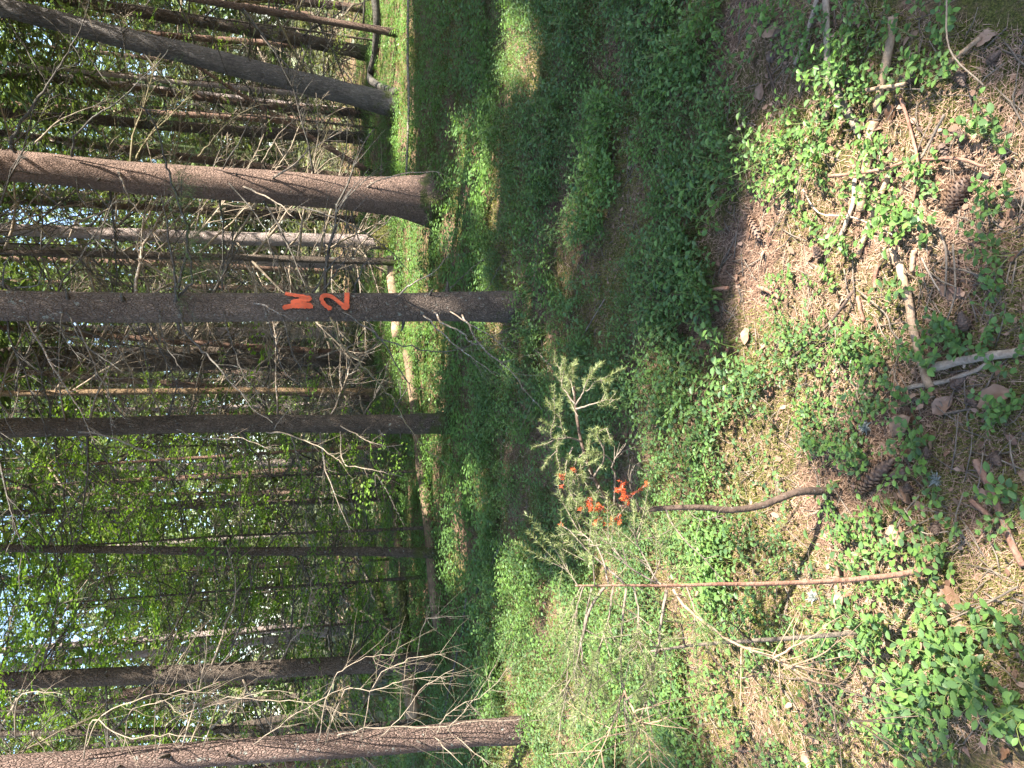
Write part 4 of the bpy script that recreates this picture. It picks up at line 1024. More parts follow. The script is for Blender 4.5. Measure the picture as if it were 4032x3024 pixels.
for i, (x_, y_, b) in enumerate(spots):
    p = gnd(x_ + 60, y_); k = rng.integers(14); o = empty('bilberry_plant', p)
    lm = near_lm(x_, y_); tag(o, 'leafy bilberry plant growing nearest to ' + lm, 'plant', 'bilberry plants nearest to ' + lm)
    o.rotation_euler = (rng.normal() * .08, rng.normal() * .08, rng.uniform(0, 6.28)); s = b * rng.uniform(.7, 1.05) * (.82 if x_ > 3400 and y_ > 2400 else .74); o.scale = (s, s, s)
    st = link('stem', SPS[k], o)
    if i < 70:
        for Rm, q, l in SPM[k][1]:
            f = link('leaf', LEAFM[rng.integers(5)], o); m = Matrix([list(r) for r in Rm]).to_4x4(); f.matrix_local = Matrix.Translation(q.tolist()) @ m @ Matrix.Scale(float(l), 4)
    else: link('leaves', SPL[k], o)
# the rest: one cover
def scatter(n, y0, y1, th, thin=True):
    y = rng.uniform(y0, y1, n); x = rng.uniform(-.62, .62, n) * y; ok, u, v = infr(x, y)
    k = ok & (dens(x, y) + rng.normal(0, .12, n) > th) & ~(bare(u, v) & (rng.random(n) < .65)); return x[k], y[k], u[k], v[k]
xs, ys, us, vs = scatter(11800, 1.6, 6.2, -.12)
near_cut = (us > 2900) & (rng.random(len(us)) < .72); xs, ys = xs[~near_cut], ys[~near_cut]
n = len(xs); sc = rng.uniform(.6, 1.15, n); mt = rotz(rng.uniform(0, 6.28, n), sc, .12); T_ = np.stack([xs, ys, gz(xs, ys)], -1)
ti = np.clip(rng.normal(.26, .16, n) + .6 * vnoise(xs * 2, ys * 2), 0, .65); sc *= 1 + .7 * vnoise(xs * 3 + 5, ys * 3); mt = rotz(rng.uniform(0, 6.28, n), sc, .16)
st8 = rng.bit_generator.state
mb = stamp(MIDA, mt, T_, rng, ti)
rng.bit_generator.state = st8
ms = stamp(MIDS, mt, T_, rng)
kind(link('bilberry_cover', mb.mesh('bilberry_cover', M['bil'])), 'stuff', 'green carpet of small bilberry leaves over the middle floor', 'undergrowth')
kind(link('bilberry_stalks', ms.mesh('bilberry_stalks', M['bilstem'])), 'stuff', 'thin stalks under the bilberry leaf carpet', 'undergrowth')
xs, ys, us, vs = scatter(15500, 5.8, 20, -.33)
n = len(xs); T_ = np.stack([xs, ys, gz(xs, ys)], -1); ti = np.clip(rng.normal(.25, .12, n) + .5 * vnoise(xs * 1.2, ys * 1.2), 0, .6)
mb = stamp(FARA, rotz(rng.uniform(0, 6.28, n), rng.uniform(.8, 1.5, n), .15), T_, rng, ti)
kind(link('bilberry_cover', mb.mesh('bilberry_cover', M['bil'])), 'stuff', 'dense low green plants covering the far floor', 'undergrowth')
# needles on the floor
def blades(n, x, y, l, wd, flat, tint, lift=0.0, base=None):
    z = gz(x, y) + lift; a = rng.uniform(0, 6.28, n); e = rng.normal(0, flat, n) if flat < .5 else rng.uniform(.5, 1.5, n)
    d = np.stack([np.cos(a) * np.cos(e), np.sin(a) * np.cos(e), np.abs(np.sin(e)) if flat >= .5 else np.sin(e)], 1)
    s = np.stack([-np.sin(a), np.cos(a), 0 * a], 1); p = np.stack([x, y, z], 1); l = (l * rng.uniform(.5, 1.2, n))[:, None]
    V = np.stack([p - s * wd, p + s * wd, p + d * l], 1).reshape(-1, 3)
    return V, np.arange(n * 3).reshape(-1, 3), np.repeat(tint, 3)
def pts(n, y0, y1):
    y = rng.uniform(y0 ** .5, y1 ** .5, n) ** 2; x = rng.uniform(-.62, .62, n) * y; ok, u, v = infr(x, y); return x[ok], y[ok]
mb = MB(); x, y = pts(70000, 1.15, 4.2); V, T, A = blades(len(x), x, y, .042, .0009, .16, rng.random(len(x)) ** 1.2, .004); mb.add(V, None, T, A)
x, y = pts(26000, 4, 9); V, T, A = blades(len(x), x, y, .06, .0018, .2, rng.random(len(x)), .006); mb.add(V, None, T, A)
kind(link('needle_litter', mb.mesh('needle_litter', M['litter'])), 'stuff', 'carpet of fallen brown needles on the floor', 'needles')
mb = MB(); x, y = pts(330000, 1.15, 5.0); k = vnoise(x * 1.8 + 40, y * 1.8) + .5 * vnoise(x * 6, y * 6 + 9) + rng.normal(0, .06, len(x)) > -.01; x, y = x[k], y[k]
V, T, A = blades(len(x), x, y, .016, .0014, .9, np.clip(.45 + .5 * vnoise(x * 9, y * 9) + rng.normal(0, .2, len(x)), 0, 1)); mb.add(V, None, T, A)
x, y = pts(90000, 5, 11); k = vnoise(x * 1.1 + 40, y * 1.1) > .05; x, y = x[k], y[k]
V, T, A = blades(len(x), x, y, .03, .004, .9, rng.random(len(x))); mb.add(V, None, T, A)
kind(link('moss_cover', mb.mesh('moss_cover', M['moss'])), 'stuff', 'soft yellow-green moss tufts between the plants', 'moss')
# bits of twig and bark
mb = MB(); x, y = pts(4200, 1.2, 8.5)
for a, b in zip(x, y):
    d = rng.uniform(0, 6.28); l = rng.uniform(.03, .16); z = float(gz(a, b)); r = rng.uniform(.0008, .0028)
    P = np.array([[a, b, z + .004], [a + math.cos(d) * l * .5 + rng.normal() * .006, b + math.sin(d) * l * .5, z + .01], [a + math.cos(d) * l, b + math.sin(d) * l + rng.normal() * .01, z + rng.uniform(.002, .02)]])
    V, Q, T = tube(P, [r, r * .9, r * .6], 4); mb.add(V, Q, T)
kind(link('twig_litter', mb.mesh('twig_litter', M['stick_grey'])), 'stuff', 'scattered broken twigs lying on the floor', 'twigs')

mb = MB(); x, y = pts(2600, 1.2, 9); n = len(x); a = rng.uniform(0, 6.28, n)
FL = []
for i in range(4):
    l = 1.0; V = np.array([[0, 0, .05], [.28, .3, .12], [.24, .72, .03], [0, 1, .1], [-.24, .7, .1], [-.28, .28, .02]]) + rng.normal(0, .04, (6, 3)); FL.append((V, np.array([[0, 1, 2, 3], [0, 3, 4, 5]]), np.zeros((0, 3), np.int64), np.full(6, .5)))
mb = stamp(FL, rotz(a, rng.uniform(.012, .034, n), .4), np.stack([x, y, gz(x, y) + .006], -1), rng, rng.uniform(-.3, .2, n))
kind(link('leaf_litter', mb.mesh('leaf_litter', M['litter'])), 'stuff', 'scattered brown leaf flakes and bark crumbs on the floor', 'leaf litter')

# ------------------------------------------------------------------ sticks lying on the floor
for pts_, wpx, mat, lab, lift in [
    ([(3282, -30), (3287, 200), (3293, 331)], 27, 'stick_pale', 'pale barkless stick with a knot, coming in from the edge', .02),
    ([(3309, 358), (3358, 450), (3399, 526)], 36, 'stick_grey', 'thick grey stick piece pointing at the two tan pieces', .005),
    ([(3542, 70), (3520, 217), (3494, 347), (3477, 434)], 36, 'stick_tan', 'thick smooth brown stick half hidden under a leafy plant', .012),
    ([(3468, 480), (3450, 542), (3434, 667), (3412, 835)], 38, 'stick_tan', 'thickest tan stick crossed by a thin twig', .012),
    ([(3553, 624), (3515, 711), (3467, 816), (3401, 1000)], 24, 'stick_tan', 'long orange-tan stick lying beside the thickest one', .012),
    ([(3380, 705), (3374, 803), (3342, 890), (3318, 945)], 19, 'stick_pale', 'short pale stick on the shaded side of the tan sticks', .008),
    ([(3320, 700), (3412, 689), (3543, 670), (3613, 646)], 14, 'stick_red', 'twig laid across the two tan sticks', .045),
    ([(3678, 632), (3814, 629), (3922, 662)], 14, 'stick_red', 'arched reddish twig with pale flecks near the open cone', .03),
    ([(3760, 456), (3715, 540), (3667, 630)], 12, 'stick_grey', 'thin grey twig propped against the reddish arched twig', .03),
    ([(3570, 380), (3602, 477), (3640, 635), (3625, 800)], 13, 'stick_red', 'long thin bent twig beside a shaded hollow', .02),
    ([(3879, 152), (3749, 255)], 18, 'stick_tan', 'short straight tan stick in the brightest needle litter', .01),
    ([(3472, 361), (3550, 350), (3624, 339)], 16, 'stick_tan', 'pale pointed splinter lying across the brown stick', .045),
    ([(3239, -20), (3184, 163), (3146, 255)], 19, 'stick_pale', 'pale greenish stick in the shade near small dark cones', .01),
    ([(3032, 260), (3060, 340), (3087, 423)], 10, 'stick_dark', 'short dark twig in the shade beyond the small cones', .01),
    ([(3890, -20), (3900, 217), (4040, 360)], 7, 'stick_grey', 'thin bent twig hanging in over the front litter', .12),
    ([(3195, 749), (3260, 841), (3380, 855), (3477, 890), (3590, 945)], 6, 'stick_pale', 'thin curved pale twig lying over the tan sticks', .03),
    ([(3564, 1039), (3597, 1153), (3618, 1288), (3646, 1397), (3684, 1527)], 33, 'stick_tan', 'long weathered stick with chewed ends in the middle of the litter', .012),
    ([(3705, 1446), (3814, 1419), (4050, 1384)], 36, 'stick_pale', 'broad pale grey stick meeting the weathered one', .01),
    ([(3586, 1527), (3732, 1500), (3846, 1462), (3895, 1435)], 18, 'stick_pale', 'narrower pale stick alongside the broad grey one', .006),
    ([(3613, 985), (3608, 1030), (3602, 1071)], 22, 'stick_tan', 'stubby tan stick beside a flat bark chip', .006),
    ([(3467, 1044), (3458, 1090), (3456, 1136)], 18, 'stick_red', 'stubby orange stick near the bark chip', .006),
    ([(3391, 1169), (3400, 1220), (3412, 1267)], 16, 'stick_red', 'short reddish stick with a dark ring', .006),
    ([(3396, 1147), (3336, 1234), (3255, 1321), (3081, 1467)], 13, 'stick_dark', 'long brown branch reaching away across the sunlit plants', .03),
    ([(3400, 1142), (3510, 1234), (3537, 1305), (3591, 1359)], 6, 'stick_grey', 'thin forked grey twig beside the weathered stick', .02),
    ([(3727, 908), (3754, 1006), (3749, 1169)], 9, 'stick_grey', 'straight thin twig in front of the stubby sticks', .02),
    ([(3656, 1017), (3690, 1085), (3727, 1147)], 7, 'stick_pale', 'thin pale twig slanting beside the straight one', .02),
    ([(3792, 963), (3803, 1104), (3797, 1180), (3760, 1277), (3711, 1337)], 8, 'stick_grey', 'long bent twig passing under a leafy plant at the front', .03),
    ([(3732, 1630), (3790, 1618), (3846, 1608)], 10, 'stick_grey', 'short grey stick on the moss near the front', .01),
    ([(2590, 1175), (2740, 1152), (2900, 1135)], 13, 'stick_red', 'thin lit stick lying straight in the green middle floor', .03),
    ([(2999, 1128), (3040, 1145), (3085, 1171)], 18, 'stick_red', 'short brown stick half buried in sunlit bilberries', .01),
    ([(2774, 1604), (2822, 1507), (2895, 1366)], 16, 'stick_red', 'slanting brown stick between green plants', .02),
    ([(3863, 1812), (3916, 1913), (3959, 2019), (4003, 2130), (4050, 2230)], 28, 'stick_red', 'thick brown branch leaving the front edge of the floor', .01),
    ([(3839, 1971), (3916, 2034), (3970, 2090)], 20, 'stick_red', 'pinkish peeled stick joining the thick brown branch', .008),
    ([(3646, 1952), (3593, 2010), (3554, 2082)], 7, 'stick_grey', 'thin crooked twig near the large closed cone', .02),
    ([(4050, 2305), (3916, 2376), (3720, 2460)], 9, 'stick_grey', 'straight thin stick crossing the moss at the front', .03),
    ([(2150, 2260), (2180, 2180), (2200, 2140)], 8, 'stick_pale', 'small pale twig on the sunlit hump behind the saplings', .04),
    ([(3585, 2000), (3660, 2095), (3760, 2090)], 5, 'stick_pale', 'thin white stalk lying on the moss', .02),
    ([(2130, 1370), (2240, 1440), (2420, 1180)], 5, 'stick_grey', 'very thin twig among the shaded plants', .05)]:
    o, P, r = fallen('stick', pts_, wpx, mat, lab, 'stick', lift, 9, .88)
    if wpx > 22:
        mb = MB(); i = len(P) // 2; d = unit(np.cross(P[i + 1] - P[i], [0, 0, 1])) * (1 if rng.random() < .5 else -1)
        V, Q, T = tube(np.stack([P[i], P[i] + d * r * 1.2, P[i] + d * r * 1.7 + [0, 0, r * .2]]) - P[0], [r * .45, r * .33, r * .15], 6); mb.add(V, Q, T); link('knot', mb.mesh('knot', M[mat]), o)
# bark chip
g = gnd(3525, 1012); mb = MB(); P = resample(np.array([gnd(3505, 975), gnd(3525, 1012), gnd(3545, 1048)]), 8) + [0, 0, .008]
V, Q, T = tube(P - g, [.010, .013, .015, .014, .015, .013, .014, .011, .009, .006][:len(P)], 7, jit=.25, rg=rng); V[:, 2] *= .6; mb.add(V, Q, T)
tag(link('bark_chip', mb.mesh('bark_chip', M['bark_chip']), loc=g), 'flat tan bark chip with a ragged end', 'bark')

# ------------------------------------------------------------------ cones
_sv = np.array([[0, 0, 0], [.35, .35, .05], [.5, .7, .12], [.0, 1.05, .2], [-.5, .7, .12], [-.35, .35, .05], [0, .55, .30], [0, 0, -.06], [0, .8, .02]])
SCALE = mk('scale', _sv, np.zeros((0, 4), np.int64), np.array([(0, 1, 6), (1, 2, 6), (2, 3, 6), (3, 4, 6), (4, 5, 6), (5, 0, 6), (0, 7, 1), (7, 8, 1), (1, 8, 2), (2, 8, 3), (3, 8, 4), (4, 8, 5), (5, 8, 7), (5, 7, 0)]), np.full(9, .5), M['cone'], False)
def spruce_cone(p0, p1, wpx, label, op, n=72):
    A, B = gnd(*p0), gnd(*p1); dep = (A - CAMP) @ FWD; rad = wpx / F * dep / 2
    A[2] += rad * .8; B[2] += rad * .8; L = np.linalg.norm(B - A); d = unit(B - A)
    o = empty('spruce_cone', A); tag(o, label, 'cone'); x, _, z = frame(d)
    prof = lambda t: rad * (math.sin(min(1, t * 1.25 + .18) * math.pi * .5) if t < .66 else math.cos((t - .66) / .34 * math.pi * .47) * .98 + .02)
    P = np.array([d * L * t for t in np.linspace(0, 1, 9)]); mb = MB(); V, Q, T = tube(P, [prof(t) * .72 for t in np.linspace(0, 1, 9)], 10); mb.add(V, Q, T); link('core', mb.mesh('core', M['pinecone']), o)
    for i in range(n):
        t = (i + .5) / n * .95; a = i * 2.39996; nn = x * math.cos(a) + z * math.sin(a); al = unit(d + nn * (op + .25 * (1 - t))); sd = np.cross(al, nn); up = np.cross(sd, al)
        r = prof(t); s = rad * .62 * (1 - .35 * t); m = Matrix(((sd[0], al[0], up[0]), (sd[1], al[1], up[1]), (sd[2], al[2], up[2]))).to_4x4()
        f = link('scale', SCALE, o); f.matrix_local = Matrix.Translation((d * L * t * .96 + nn * r * .72).tolist()) @ m @ Matrix.Diagonal((s * 1.15, s * 1.25, s, 1))
spruce_cone((3400, 1937), (3545, 1806), 78, 'large closed spruce cone lying in the shade beside leafy plants', .12, 84)
spruce_cone((3745, 830), (3840, 695), 84, 'open spruce cone with spread scales in the sun', .55, 80)
spruce_cone((2965, 850), (3010, 950), 48, 'long brown spruce cone at the edge of the sunlit bilberries', .3, 60)
spruce_cone((2890, 2935), (2960, 2955), 34, 'small sunlit spruce cone far from the others, beyond the dead twigs', .3, 50)
mb = MB(); mb.add(*clump_arr(.1, 1, rng)[:1]) if False else None
V, Q, T = tube(np.array([[0, 0, .002], [0, 0, .008], [0, 0, .02], [0, 0, .032], [0, 0, .042]]), [.006, .011, .012, .008, .003], 8); mb.add(V, Q, T)
for i in range(38):
    t = i / 38; a = i * 2.39996; nn = np.array([math.cos(a), math.sin(a), 0]); al = unit(nn * (1.1 - .8 * t) + [0, 0, .35 + t]); sd = np.cross(al, [0, 0, 1.]); sd = unit(sd); up = np.cross(sd, al)
    Rm = np.stack([sd, al, up], 1) * (.0135 * (1 - .45 * t)); c = nn * .007 * (1 - t * .6) + [0, 0, .006 + .033 * t]
    mb.add(_sv @ Rm.T + c, None, [(p.vertices[0], p.vertices[1], p.vertices[2]) for p in SCALE.polygons])
PC = mb.mesh('pine_cone', M['pinecone'], False)
for i, (x, y) in enumerate([(3103, 103), (3103, 233), (3060, 217), (3336, 271), (3396, 288), (3787, 282), (3900, 255), (3825, 548), (3282, 450), (3720, 565), (3244, 1017), (3760, 1527), (3830, 1560), (3814, 1305), (3660, 1803), (3583, 1855), (3588, 1942), (3921, 1783), (3694, 2063), (3580, 330), (3050, 90)]):
    g = gnd(x, y); o = link('pine_cone', PC, loc=g + [0, 0, .012]); o.rotation_euler = (rng.uniform(.7, 1.8), 0, rng.uniform(0, 6.28)); s = rng.uniform(.85, 1.2); o.scale = (s, s, s)
    tag(o, 'small dark pine cone lying nearest to ' + near_lm(x, y), 'cone', 'pine cones nearest to ' + near_lm(x, y))

# ------------------------------------------------------------------ dry leaves, lichen tufts
def dry(rg):
    n, k = 9, 5; t = np.linspace(0, 1, n); w_ = np.sin(np.clip(t, 0, 1) ** .8 * math.pi) ** .8 * .3 + .01; V = []
    c1_, c2_ = rg.uniform(-.5, .5), rg.uniform(.2, 1.1)
    for i in range(n):
        for j in range(k):
            s = (j - 2) / 2; V.append((s * w_[i] * (1 + .08 * rg.normal()), t[i], .12 + c1_ * (t[i] - .5) ** 2 + c2_ * (s * w_[i]) ** 2 * 1.6 + .02 * rg.normal()))
    V = np.array(V); Q = [(i * k + j, i * k + j + 1, (i + 1) * k + j + 1, (i + 1) * k + j) for i in range(n - 1) for j in range(k - 1)]
    V[:, 2] -= V[:, 2].min()
    return mk('dry_leaf', V, np.array(Q), np.zeros((0, 3), np.int64), np.clip(.45 + .2 * rg.standard_normal(len(V)), 0, 1), M['dryleaf'])
DRY = [dry(np.random.default_rng(700 + i)) for i in range(6)]
big = {(3526, 2073): 'pale dry leaf with clear veins beside the closed cone', (3765, 1348): 'pale pink dry leaf beside a leafy plant, standing on edge', (3598, 1639): 'large crumpled brown leaf near the end of the weathered stick', (3709, 1696): 'shiny red-brown curled leaf',
       (3723, 2299): 'crumpled pale leaf beside the foot of the bare sapling stem', (3998, 1538): 'large brown leaf at the front edge', (2381, 842): 'pinkish dry leaf far back in the shaded green floor'}
for (x, y) in list(big) + [(3415, 1822), (3690, 1629), (3569, 1774), (3559, 1913), (3453, 2029), (3670, 2000), (3313, 2227), (3362, 2376), (3569, 1986), (3357, 1663), (3328, 2328), (3776, 1158), (3445, 1511), (3054, 1560), (3222, 995), (3716, 1120), (3624, 1614),
                           (3863, 190), (3532, 412), (3081, 125), (3005, 397), (2975, 256), (2859, 189), (2552, 378), (2625, 214), (2613, 873), (2436, 702), (2357, 445), (1954, 464), (2700, 1350), (2860, 1540), (2480, 1700), (3130, 2540), (3160, 2740), (3240, 2900), (2950, 1290), (4000, 2960), (3180, 2960)]:
    g = gnd(x, y); o = link('dry_leaf', DRY[rng.integers(6)], loc=g + [0, 0, .012]); L_ = rng.uniform(.045, .065) * (1.35 if (x, y) in big else 1)
    o.scale = (L_, L_, L_); o.rotation_euler = (rng.normal() * .35, rng.normal() * .35, rng.uniform(0, 6.28))
    if (x, y) in big: tag(o, big[(x, y)], 'leaf')
    else: tag(o, 'brown dry leaf lying nearest to ' + near_lm(x, y), 'leaf', 'dry leaves nearest to ' + near_lm(x, y))
for (x, y), lb in (((3420, 1680), 'small white lichen tuft behind the closed cone'), ((3700, 1890), 'white lichen tuft in front of the closed cone'), ((3212, 2348), 'brightest white lichen tuft beside the bare sapling stem')):
    g = gnd(x, y); n = 160; d = rng.standard_normal((n, 3)); d[:, 2] = abs(d[:, 2]); d /= np.linalg.norm(d, axis=1)[:, None]; s = np.cross(d, rng.standard_normal((n, 3))); s /= np.linalg.norm(s, axis=1)[:, None]
    p = d * rng.uniform(0, .012, (n, 1)); mb = MB(); mb.add(np.stack([p - s * .0016, p + s * .0016, p + d * .012 + rng.normal(0, .004, (n, 3))], 1).reshape(-1, 3), None, np.arange(3 * n).reshape(-1, 3))
    tag(link('lichen_tuft', mb.mesh('lichen_tuft', M['lichen']), loc=g + [0, 0, .008]), lb, 'lichen')

# ------------------------------------------------------------------ the two scruffy saplings in front
def needled(o, P, o0, f0, mat, nl=.017, dens_=900, wd=.0007, name='needles'):
    """needles along polyline P from fraction f0 to the tip"""
    seg = np.linalg.norm(np.diff(P, axis=0), axis=1); cum = np.concatenate([[0], np.cumsum(seg)]); tot = cum[-1]
    n = int(dens_ * tot * (1 - f0)); 
    if n < 3: return
    s = rng.uniform(f0, 1, n) * tot; i = np.clip(np.searchsorted(cum, s) - 1, 0, len(seg) - 1); t = ((s - cum[i]) / seg[i])[:, None]
    p = P[i] + (P[i + 1] - P[i]) * t; d = (P[i + 1] - P[i]) / seg[i][:, None]; q = rng.standard_normal((n, 3)); q -= d * (q * d).sum(1)[:, None]; q /= np.linalg.norm(q, axis=1)[:, None]
    v = d * .6 + q; v /= np.linalg.norm(v, axis=1)[:, None]; sd = np.cross(v, q + rng.standard_normal((n, 3)) * .3); sd /= np.linalg.norm(sd, axis=1)[:, None]
    l = nl * rng.uniform(.6, 1.15, (n, 1)); mb = MB(); p = p - o0
    mb.add(np.stack([p - sd * wd, p + sd * wd, p + v * l], 1).reshape(-1, 3), None, np.arange(3 * n).reshape(-1, 3), np.repeat(rng.random(n), 3))
    link(name, mb.mesh(name, M[mat]), o)
def sap_branch(root, pts_, Y0, Y1, r0, mat, f0=.4, nmat='spruce_sap', sub=3, subn=.16, dn=900):
    o0 = np.array(root.location); k = len(pts_)
    W = np.array([at(x, y, Y0 + (Y1 - Y0) * i / (k - 1)) for i, (x, y) in enumerate(pts_)]); P = resample(W, 4 * k); n = len(P); t = np.linspace(0, 1, n)
    P += np.cumsum(rng.standard_normal((n, 3)) * .0012, 0)
    mb = MB(); V, Q, T = tube(P - o0, r0 * (1 - .75 * t), 5); mb.add(V, Q, T); subs = []
    for _ in range(sub):
        i = rng.integers(n // 3, n - 1); d = unit(P[i + 1] - P[i]); d = unit(d * .8 + rng.standard_normal(3) * .6); l = subn * rng.uniform(.4, 1)
        W2 = np.stack([P[i], P[i] + d * l * .5 + rng.standard_normal(3) * .004, P[i] + d * l]); V, Q, T = tube(W2 - o0, [r0 * .45, r0 * .35, r0 * .2], 4, cap=False); mb.add(V, Q, T); subs.append(W2)
    o = link('branch', mb.mesh('branch', M[mat]), root)
    if f0 < 1:
        nl_ = .010 if nmat == 'paint' else .0135
        needled(o, P, o0, f0, nmat, nl_, dn)
        for W2 in subs: needled(o, W2, o0, .25, nmat, nl_, dn)
    return o
def stem_of(root, pts_, Ys, r0, r1, mat):
    o0 = np.array(root.location); W = np.array([at(x, y, Y_) for (x, y), Y_ in zip(pts_, Ys)]); W[0] = o0 + [0, 0, -.02]; P = resample(W, 5 * len(W)); t = np.linspace(0, 1, len(P))
    mb = MB(); V, Q, T = tube(P - o0, r0 + (r1 - r0) * t, 8, jit=.06, rg=rng); mb.add(V, Q, T); return link('stem', mb.mesh('stem', M[mat]), root)
g = gnd(3285, 1937); Y1_ = g[1]; s1 = empty('spruce_sapling', g); tag(s1, 'bent young spruce with orange sprayed twigs and green needles', 'sapling')
stem_of(s1, [(3285, 1937), (3159, 1935), (3072, 1962), (2996, 1992), (2880, 2008), (2770, 1999), (2653, 1999), (2484, 2006), (2400, 1970), (2338, 1882), (2289, 1741), (2267, 1610), (2260, 1520)], [Y1_] * 7 + [Y1_ + .02] * 6, .0125, .003, 'stick_dark')
for p, y0, y1, r, f, nm in [
    ([(2289, 1741), (2234, 1724), (2170, 1724), (2185, 1640), (2182, 1555)], 0, -.05, .003, .45, 'g'), ([(2200, 1724), (2190, 1790), (2190, 1850)], -.03, -.06, .002, .1, 'g'), ([(2230, 1724), (2215, 1660), (2212, 1580)], -.02, -.06, .002, .15, 'g'),
    ([(2267, 1610), (2332, 1589), (2380, 1575), (2430, 1568)], 0, -.08, .0028, .45, 'g'), ([(2267, 1594), (2310, 1534), (2343, 1448)], 0, -.06, .0028, .4, 'g'), ([(2305, 1540), (2340, 1510), (2378, 1502)], -.03, -.06, .002, .2, 'g'),
    ([(2262, 1590), (2229, 1540), (2213, 1486), (2224, 1410)], 0, .1, .0028, .2, 'g'), ([(2260, 1560), (2250, 1480), (2270, 1430)], 0, .08, .002, .2, 'g'), ([(2275, 1640), (2240, 1570), (2235, 1500)], 0, .12, .002, .1, 'g'),
    ([(2338, 1882), (2376, 1800), (2354, 1703), (2403, 1675)], 0, -.1, .003, .6, 'g'), ([(2419, 1990), (2419, 1876), (2413, 1833), (2430, 1800), (2468, 1741)], 0, -.1, .0035, 1, 'g'), ([(2413, 1833), (2380, 1790), (2340, 1770)], -.05, -.1, .0025, .8, 'g'),
    ([(2256, 1762), (2234, 1811), (2229, 1865), (2251, 1947)], 0, -.06, .0025, .2, 'g'), ([(2300, 1780), (2255, 1830), (2240, 1900), (2225, 1990)], 0, -.02, .0025, .15, 'g'), ([(2345, 1890), (2280, 1880), (2250, 1930), (2255, 2000)], 0, .03, .0025, .1, 'g'),
    ([(2330, 1870), (2310, 1800), (2330, 1730)], 0, .06, .0022, .1, 'g'), ([(2360, 1910), (2330, 1980), (2300, 2020)], 0, -.04, .0025, .1, 'g'), ([(2310, 1800), (2280, 1830), (2300, 1900)], 0, -.1, .002, .1, 'g'),
    ([(2400, 1970), (2340, 1950), (2283, 2001)], 0, -.05, .003, .55, 'o'), ([(2420, 1980), (2380, 2010), (2343, 1985)], 0, -.06, .003, .4, 'o'), ([(2440, 1995), (2470, 1980), (2440, 1930)], 0, -.08, .003, .1, 'o'), ([(2460, 2003), (2430, 2030), (2400, 2060)], 0, -.05, .003, .3, 'o'),
    ([(2480, 2006), (2460, 1960), (2448, 1915)], 0, -.06, .0025, .2, 'o'), ([(2390, 1960), (2360, 2020), (2345, 2065)], 0, -.05, .0025, .6, 'o'), ([(2360, 1930), (2330, 1960), (2330, 2000)], 0, -.08, .0025, .6, 'o'), ([(2490, 2006), (2500, 1960), (2560, 1920)], 0, -.05, .002, .7, 'o'),
    ([(2270, 1850), (2240, 1870), (2207, 1909)], 0, -.05, .0022, .88, 'o'), ([(2621, 2005), (2666, 2099), (2783, 2215), (2847, 2287)], 0, -.1, .003, 1, 'g'), ([(2520, 2006), (2480, 1900), (2500, 1830), (2530, 1850)], 0, -.05, .0018, 1, 'g'), ([(2700, 2000), (2760, 2050), (2860, 2030)], 0, -.05, .002, 1, 'g')]:
    sap_branch(s1, p, Y1_ + y0, Y1_ + y1, r, 'stick_grey', f, 'paint' if nm == 'o' else 'spruce_sap', 5 if nm == 'g' else 3, .075 if nm == 'g' else .035, 1900 if nm == 'g' else 1900)
g = gnd(3699, 2232); Y2_ = g[1]; s2 = empty('spruce_sapling', g); tag(s2, 'thin straight half-dead sapling with sparse needles and orange tips', 'sapling')
stem_of(s2, [(3699, 2232), (3579, 2256), (3434, 2275), (3241, 2290), (3000, 2299), (2847, 2300), (2653, 2306), (2459, 2305), (2265, 2306)], [Y2_] * 9, .0085, .002, 'stick_red')
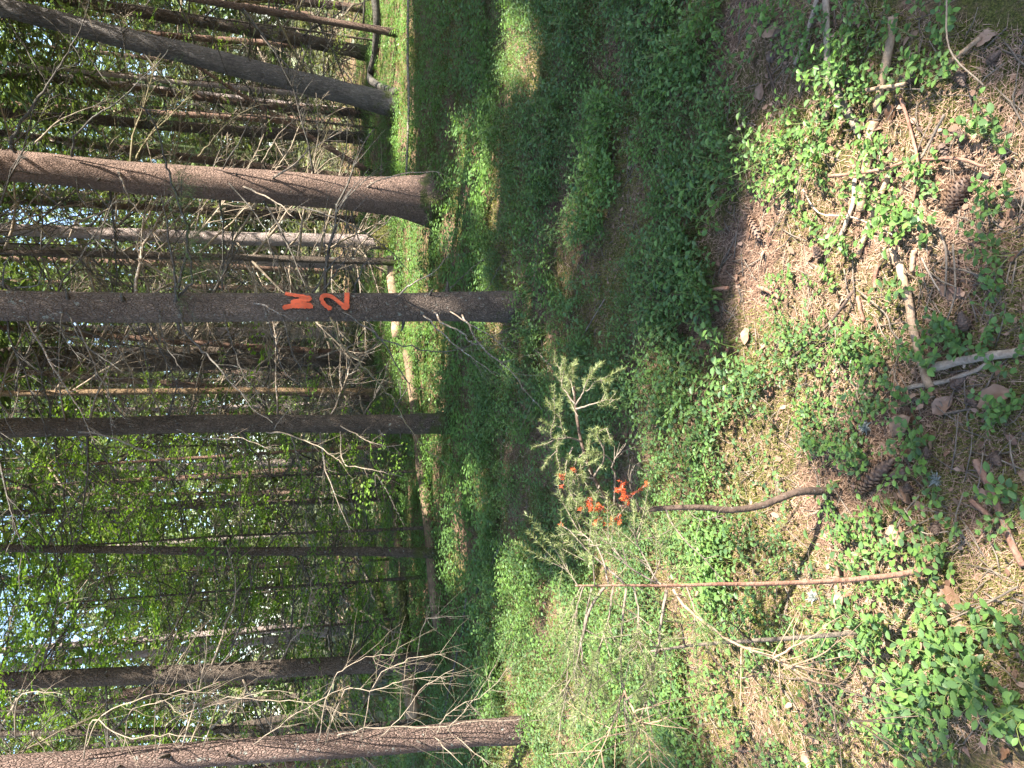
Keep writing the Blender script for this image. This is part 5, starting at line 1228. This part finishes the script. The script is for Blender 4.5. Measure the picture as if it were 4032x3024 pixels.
for p, y0, y1, r, f, nm, sb in [
    ([(2640, 2300), (2582, 2280), (2524, 2164), (2472, 2067)], 0, .1, .0035, .8, 'g', 3), ([(2459, 2300), (2355, 2209), (2258, 2105), (2218, 2072)], 0, .1, .0032, .93, 'o', 0), ([(2394, 2300), (2349, 2164), (2284, 2099), (2240, 2030)], 0, .12, .0026, .75, 'g', 3), ([(2590, 2300), (2459, 2209), (2381, 2080)], 0, .05, .0026, .7, 'g', 3),
    ([(2621, 2319), (2588, 2468), (2563, 2565), (2530, 2695), (2511, 2798)], 0, -.05, .004, .75, 'g', 5), ([(2381, 2313), (2323, 2403), (2291, 2533), (2245, 2662), (2226, 2714)], 0, .05, .004, .7, 'g', 5), ([(2291, 2533), (2303, 2617), (2375, 2707)], .02, .02, .002, .8, 'g', 2),
    ([(2465, 2313), (2446, 2533), (2452, 2695), (2459, 2727), (2453, 2856), (2472, 2960)], 0, -.1, .003, .9, 'g', 6), ([(2459, 2720), (2498, 2811), (2537, 2882), (2556, 2960)], -.06, -.1, .0028, 1, 'g', 3), ([(2524, 2863), (2614, 2830), (2653, 2798)], -.08, -.1, .0025, 1, 'g', 1), ([(2498, 2811), (2540, 2800), (2590, 2785)], -.08, -.12, .002, 1, 'g', 1),
    ([(2459, 2727), (2414, 2843), (2349, 3024)], -.06, -.1, .0025, 1, 'g', 3), ([(2653, 2319), (2718, 2397), (2847, 2500), (3042, 2597), (3158, 2669), (3300, 2811), (3361, 2864), (3600, 3040)], 0, -.25, .0036, 1, 'g', 9), ([(3158, 2669), (3250, 2690), (3400, 2740), (3480, 2790)], -.15, -.2, .0022, 1, 'g', 4), ([(3042, 2597), (3140, 2540), (3230, 2480)], -.12, -.2, .0028, 1, 'g', 1),
    ([(3100, 2630), (3260, 2560), (3330, 2480)], -.13, -.2, .0024, 1, 'g', 1), ([(2300, 2306), (2270, 2400), (2260, 2500)], 0, -.05, .002, .2, 'g', 3), ([(2340, 2306), (2330, 2200), (2310, 2130)], 0, -.05, .002, .4, 'g', 3), ([(2500, 2310), (2520, 2420), (2500, 2560)], 0, -.1, .0025, .5, 'g', 4), ([(2420, 2310), (2400, 2450), (2350, 2600), (2330, 2750)], 0, -.1, .0025, .35, 'g', 5),
    ([(2560, 2310), (2600, 2200), (2590, 2100)], 0, .05, .002, .5, 'g', 3), ([(2700, 2306), (2740, 2420), (2720, 2560)], 0, -.08, .002, .5, 'g', 3), ([(2330, 2310), (2280, 2600), (2260, 2850)], .05, .1, .0025, .3, 'g', 5), ([(2276, 2306), (2230, 2250), (2200, 2180)], 0, .05, .0016, .1, 'g', 2), ([(2290, 2306), (2250, 2380), (2200, 2440)], 0, .05, .0016, .1, 'g', 2)]:
    sap_branch(s2, p, Y2_ + y0, Y2_ + y1, r, 'stick_tan' if f == 1 else 'stick_grey', f, 'paint' if nm == 'o' else 'spruce_sap', sb * 3, .15, 1300)
g = gnd(3430, 2485); s3 = empty('dead_sapling', g); tag(s3, 'short bare grey sapling stem beside the half-dead one', 'sapling')
stem_of(s3, [(3430, 2485), (3197, 2507), (2912, 2526), (2718, 2542), (2562, 2565)], [g[1]] * 5, .0078, .003, 'stick_grey')
for p in ([(2776, 2535), (2802, 2585), (2893, 2656), (2977, 2649), (3171, 2669)], [(2700, 2545), (2680, 2470), (2650, 2400)], [(2960, 2522), (2900, 2470), (2850, 2440)], [(2600, 2560), (2560, 2620), (2540, 2700)]):
    sap_branch(s3, p, g[1], g[1] - .12, .0028, 'stick_dark', 1, sub=4)
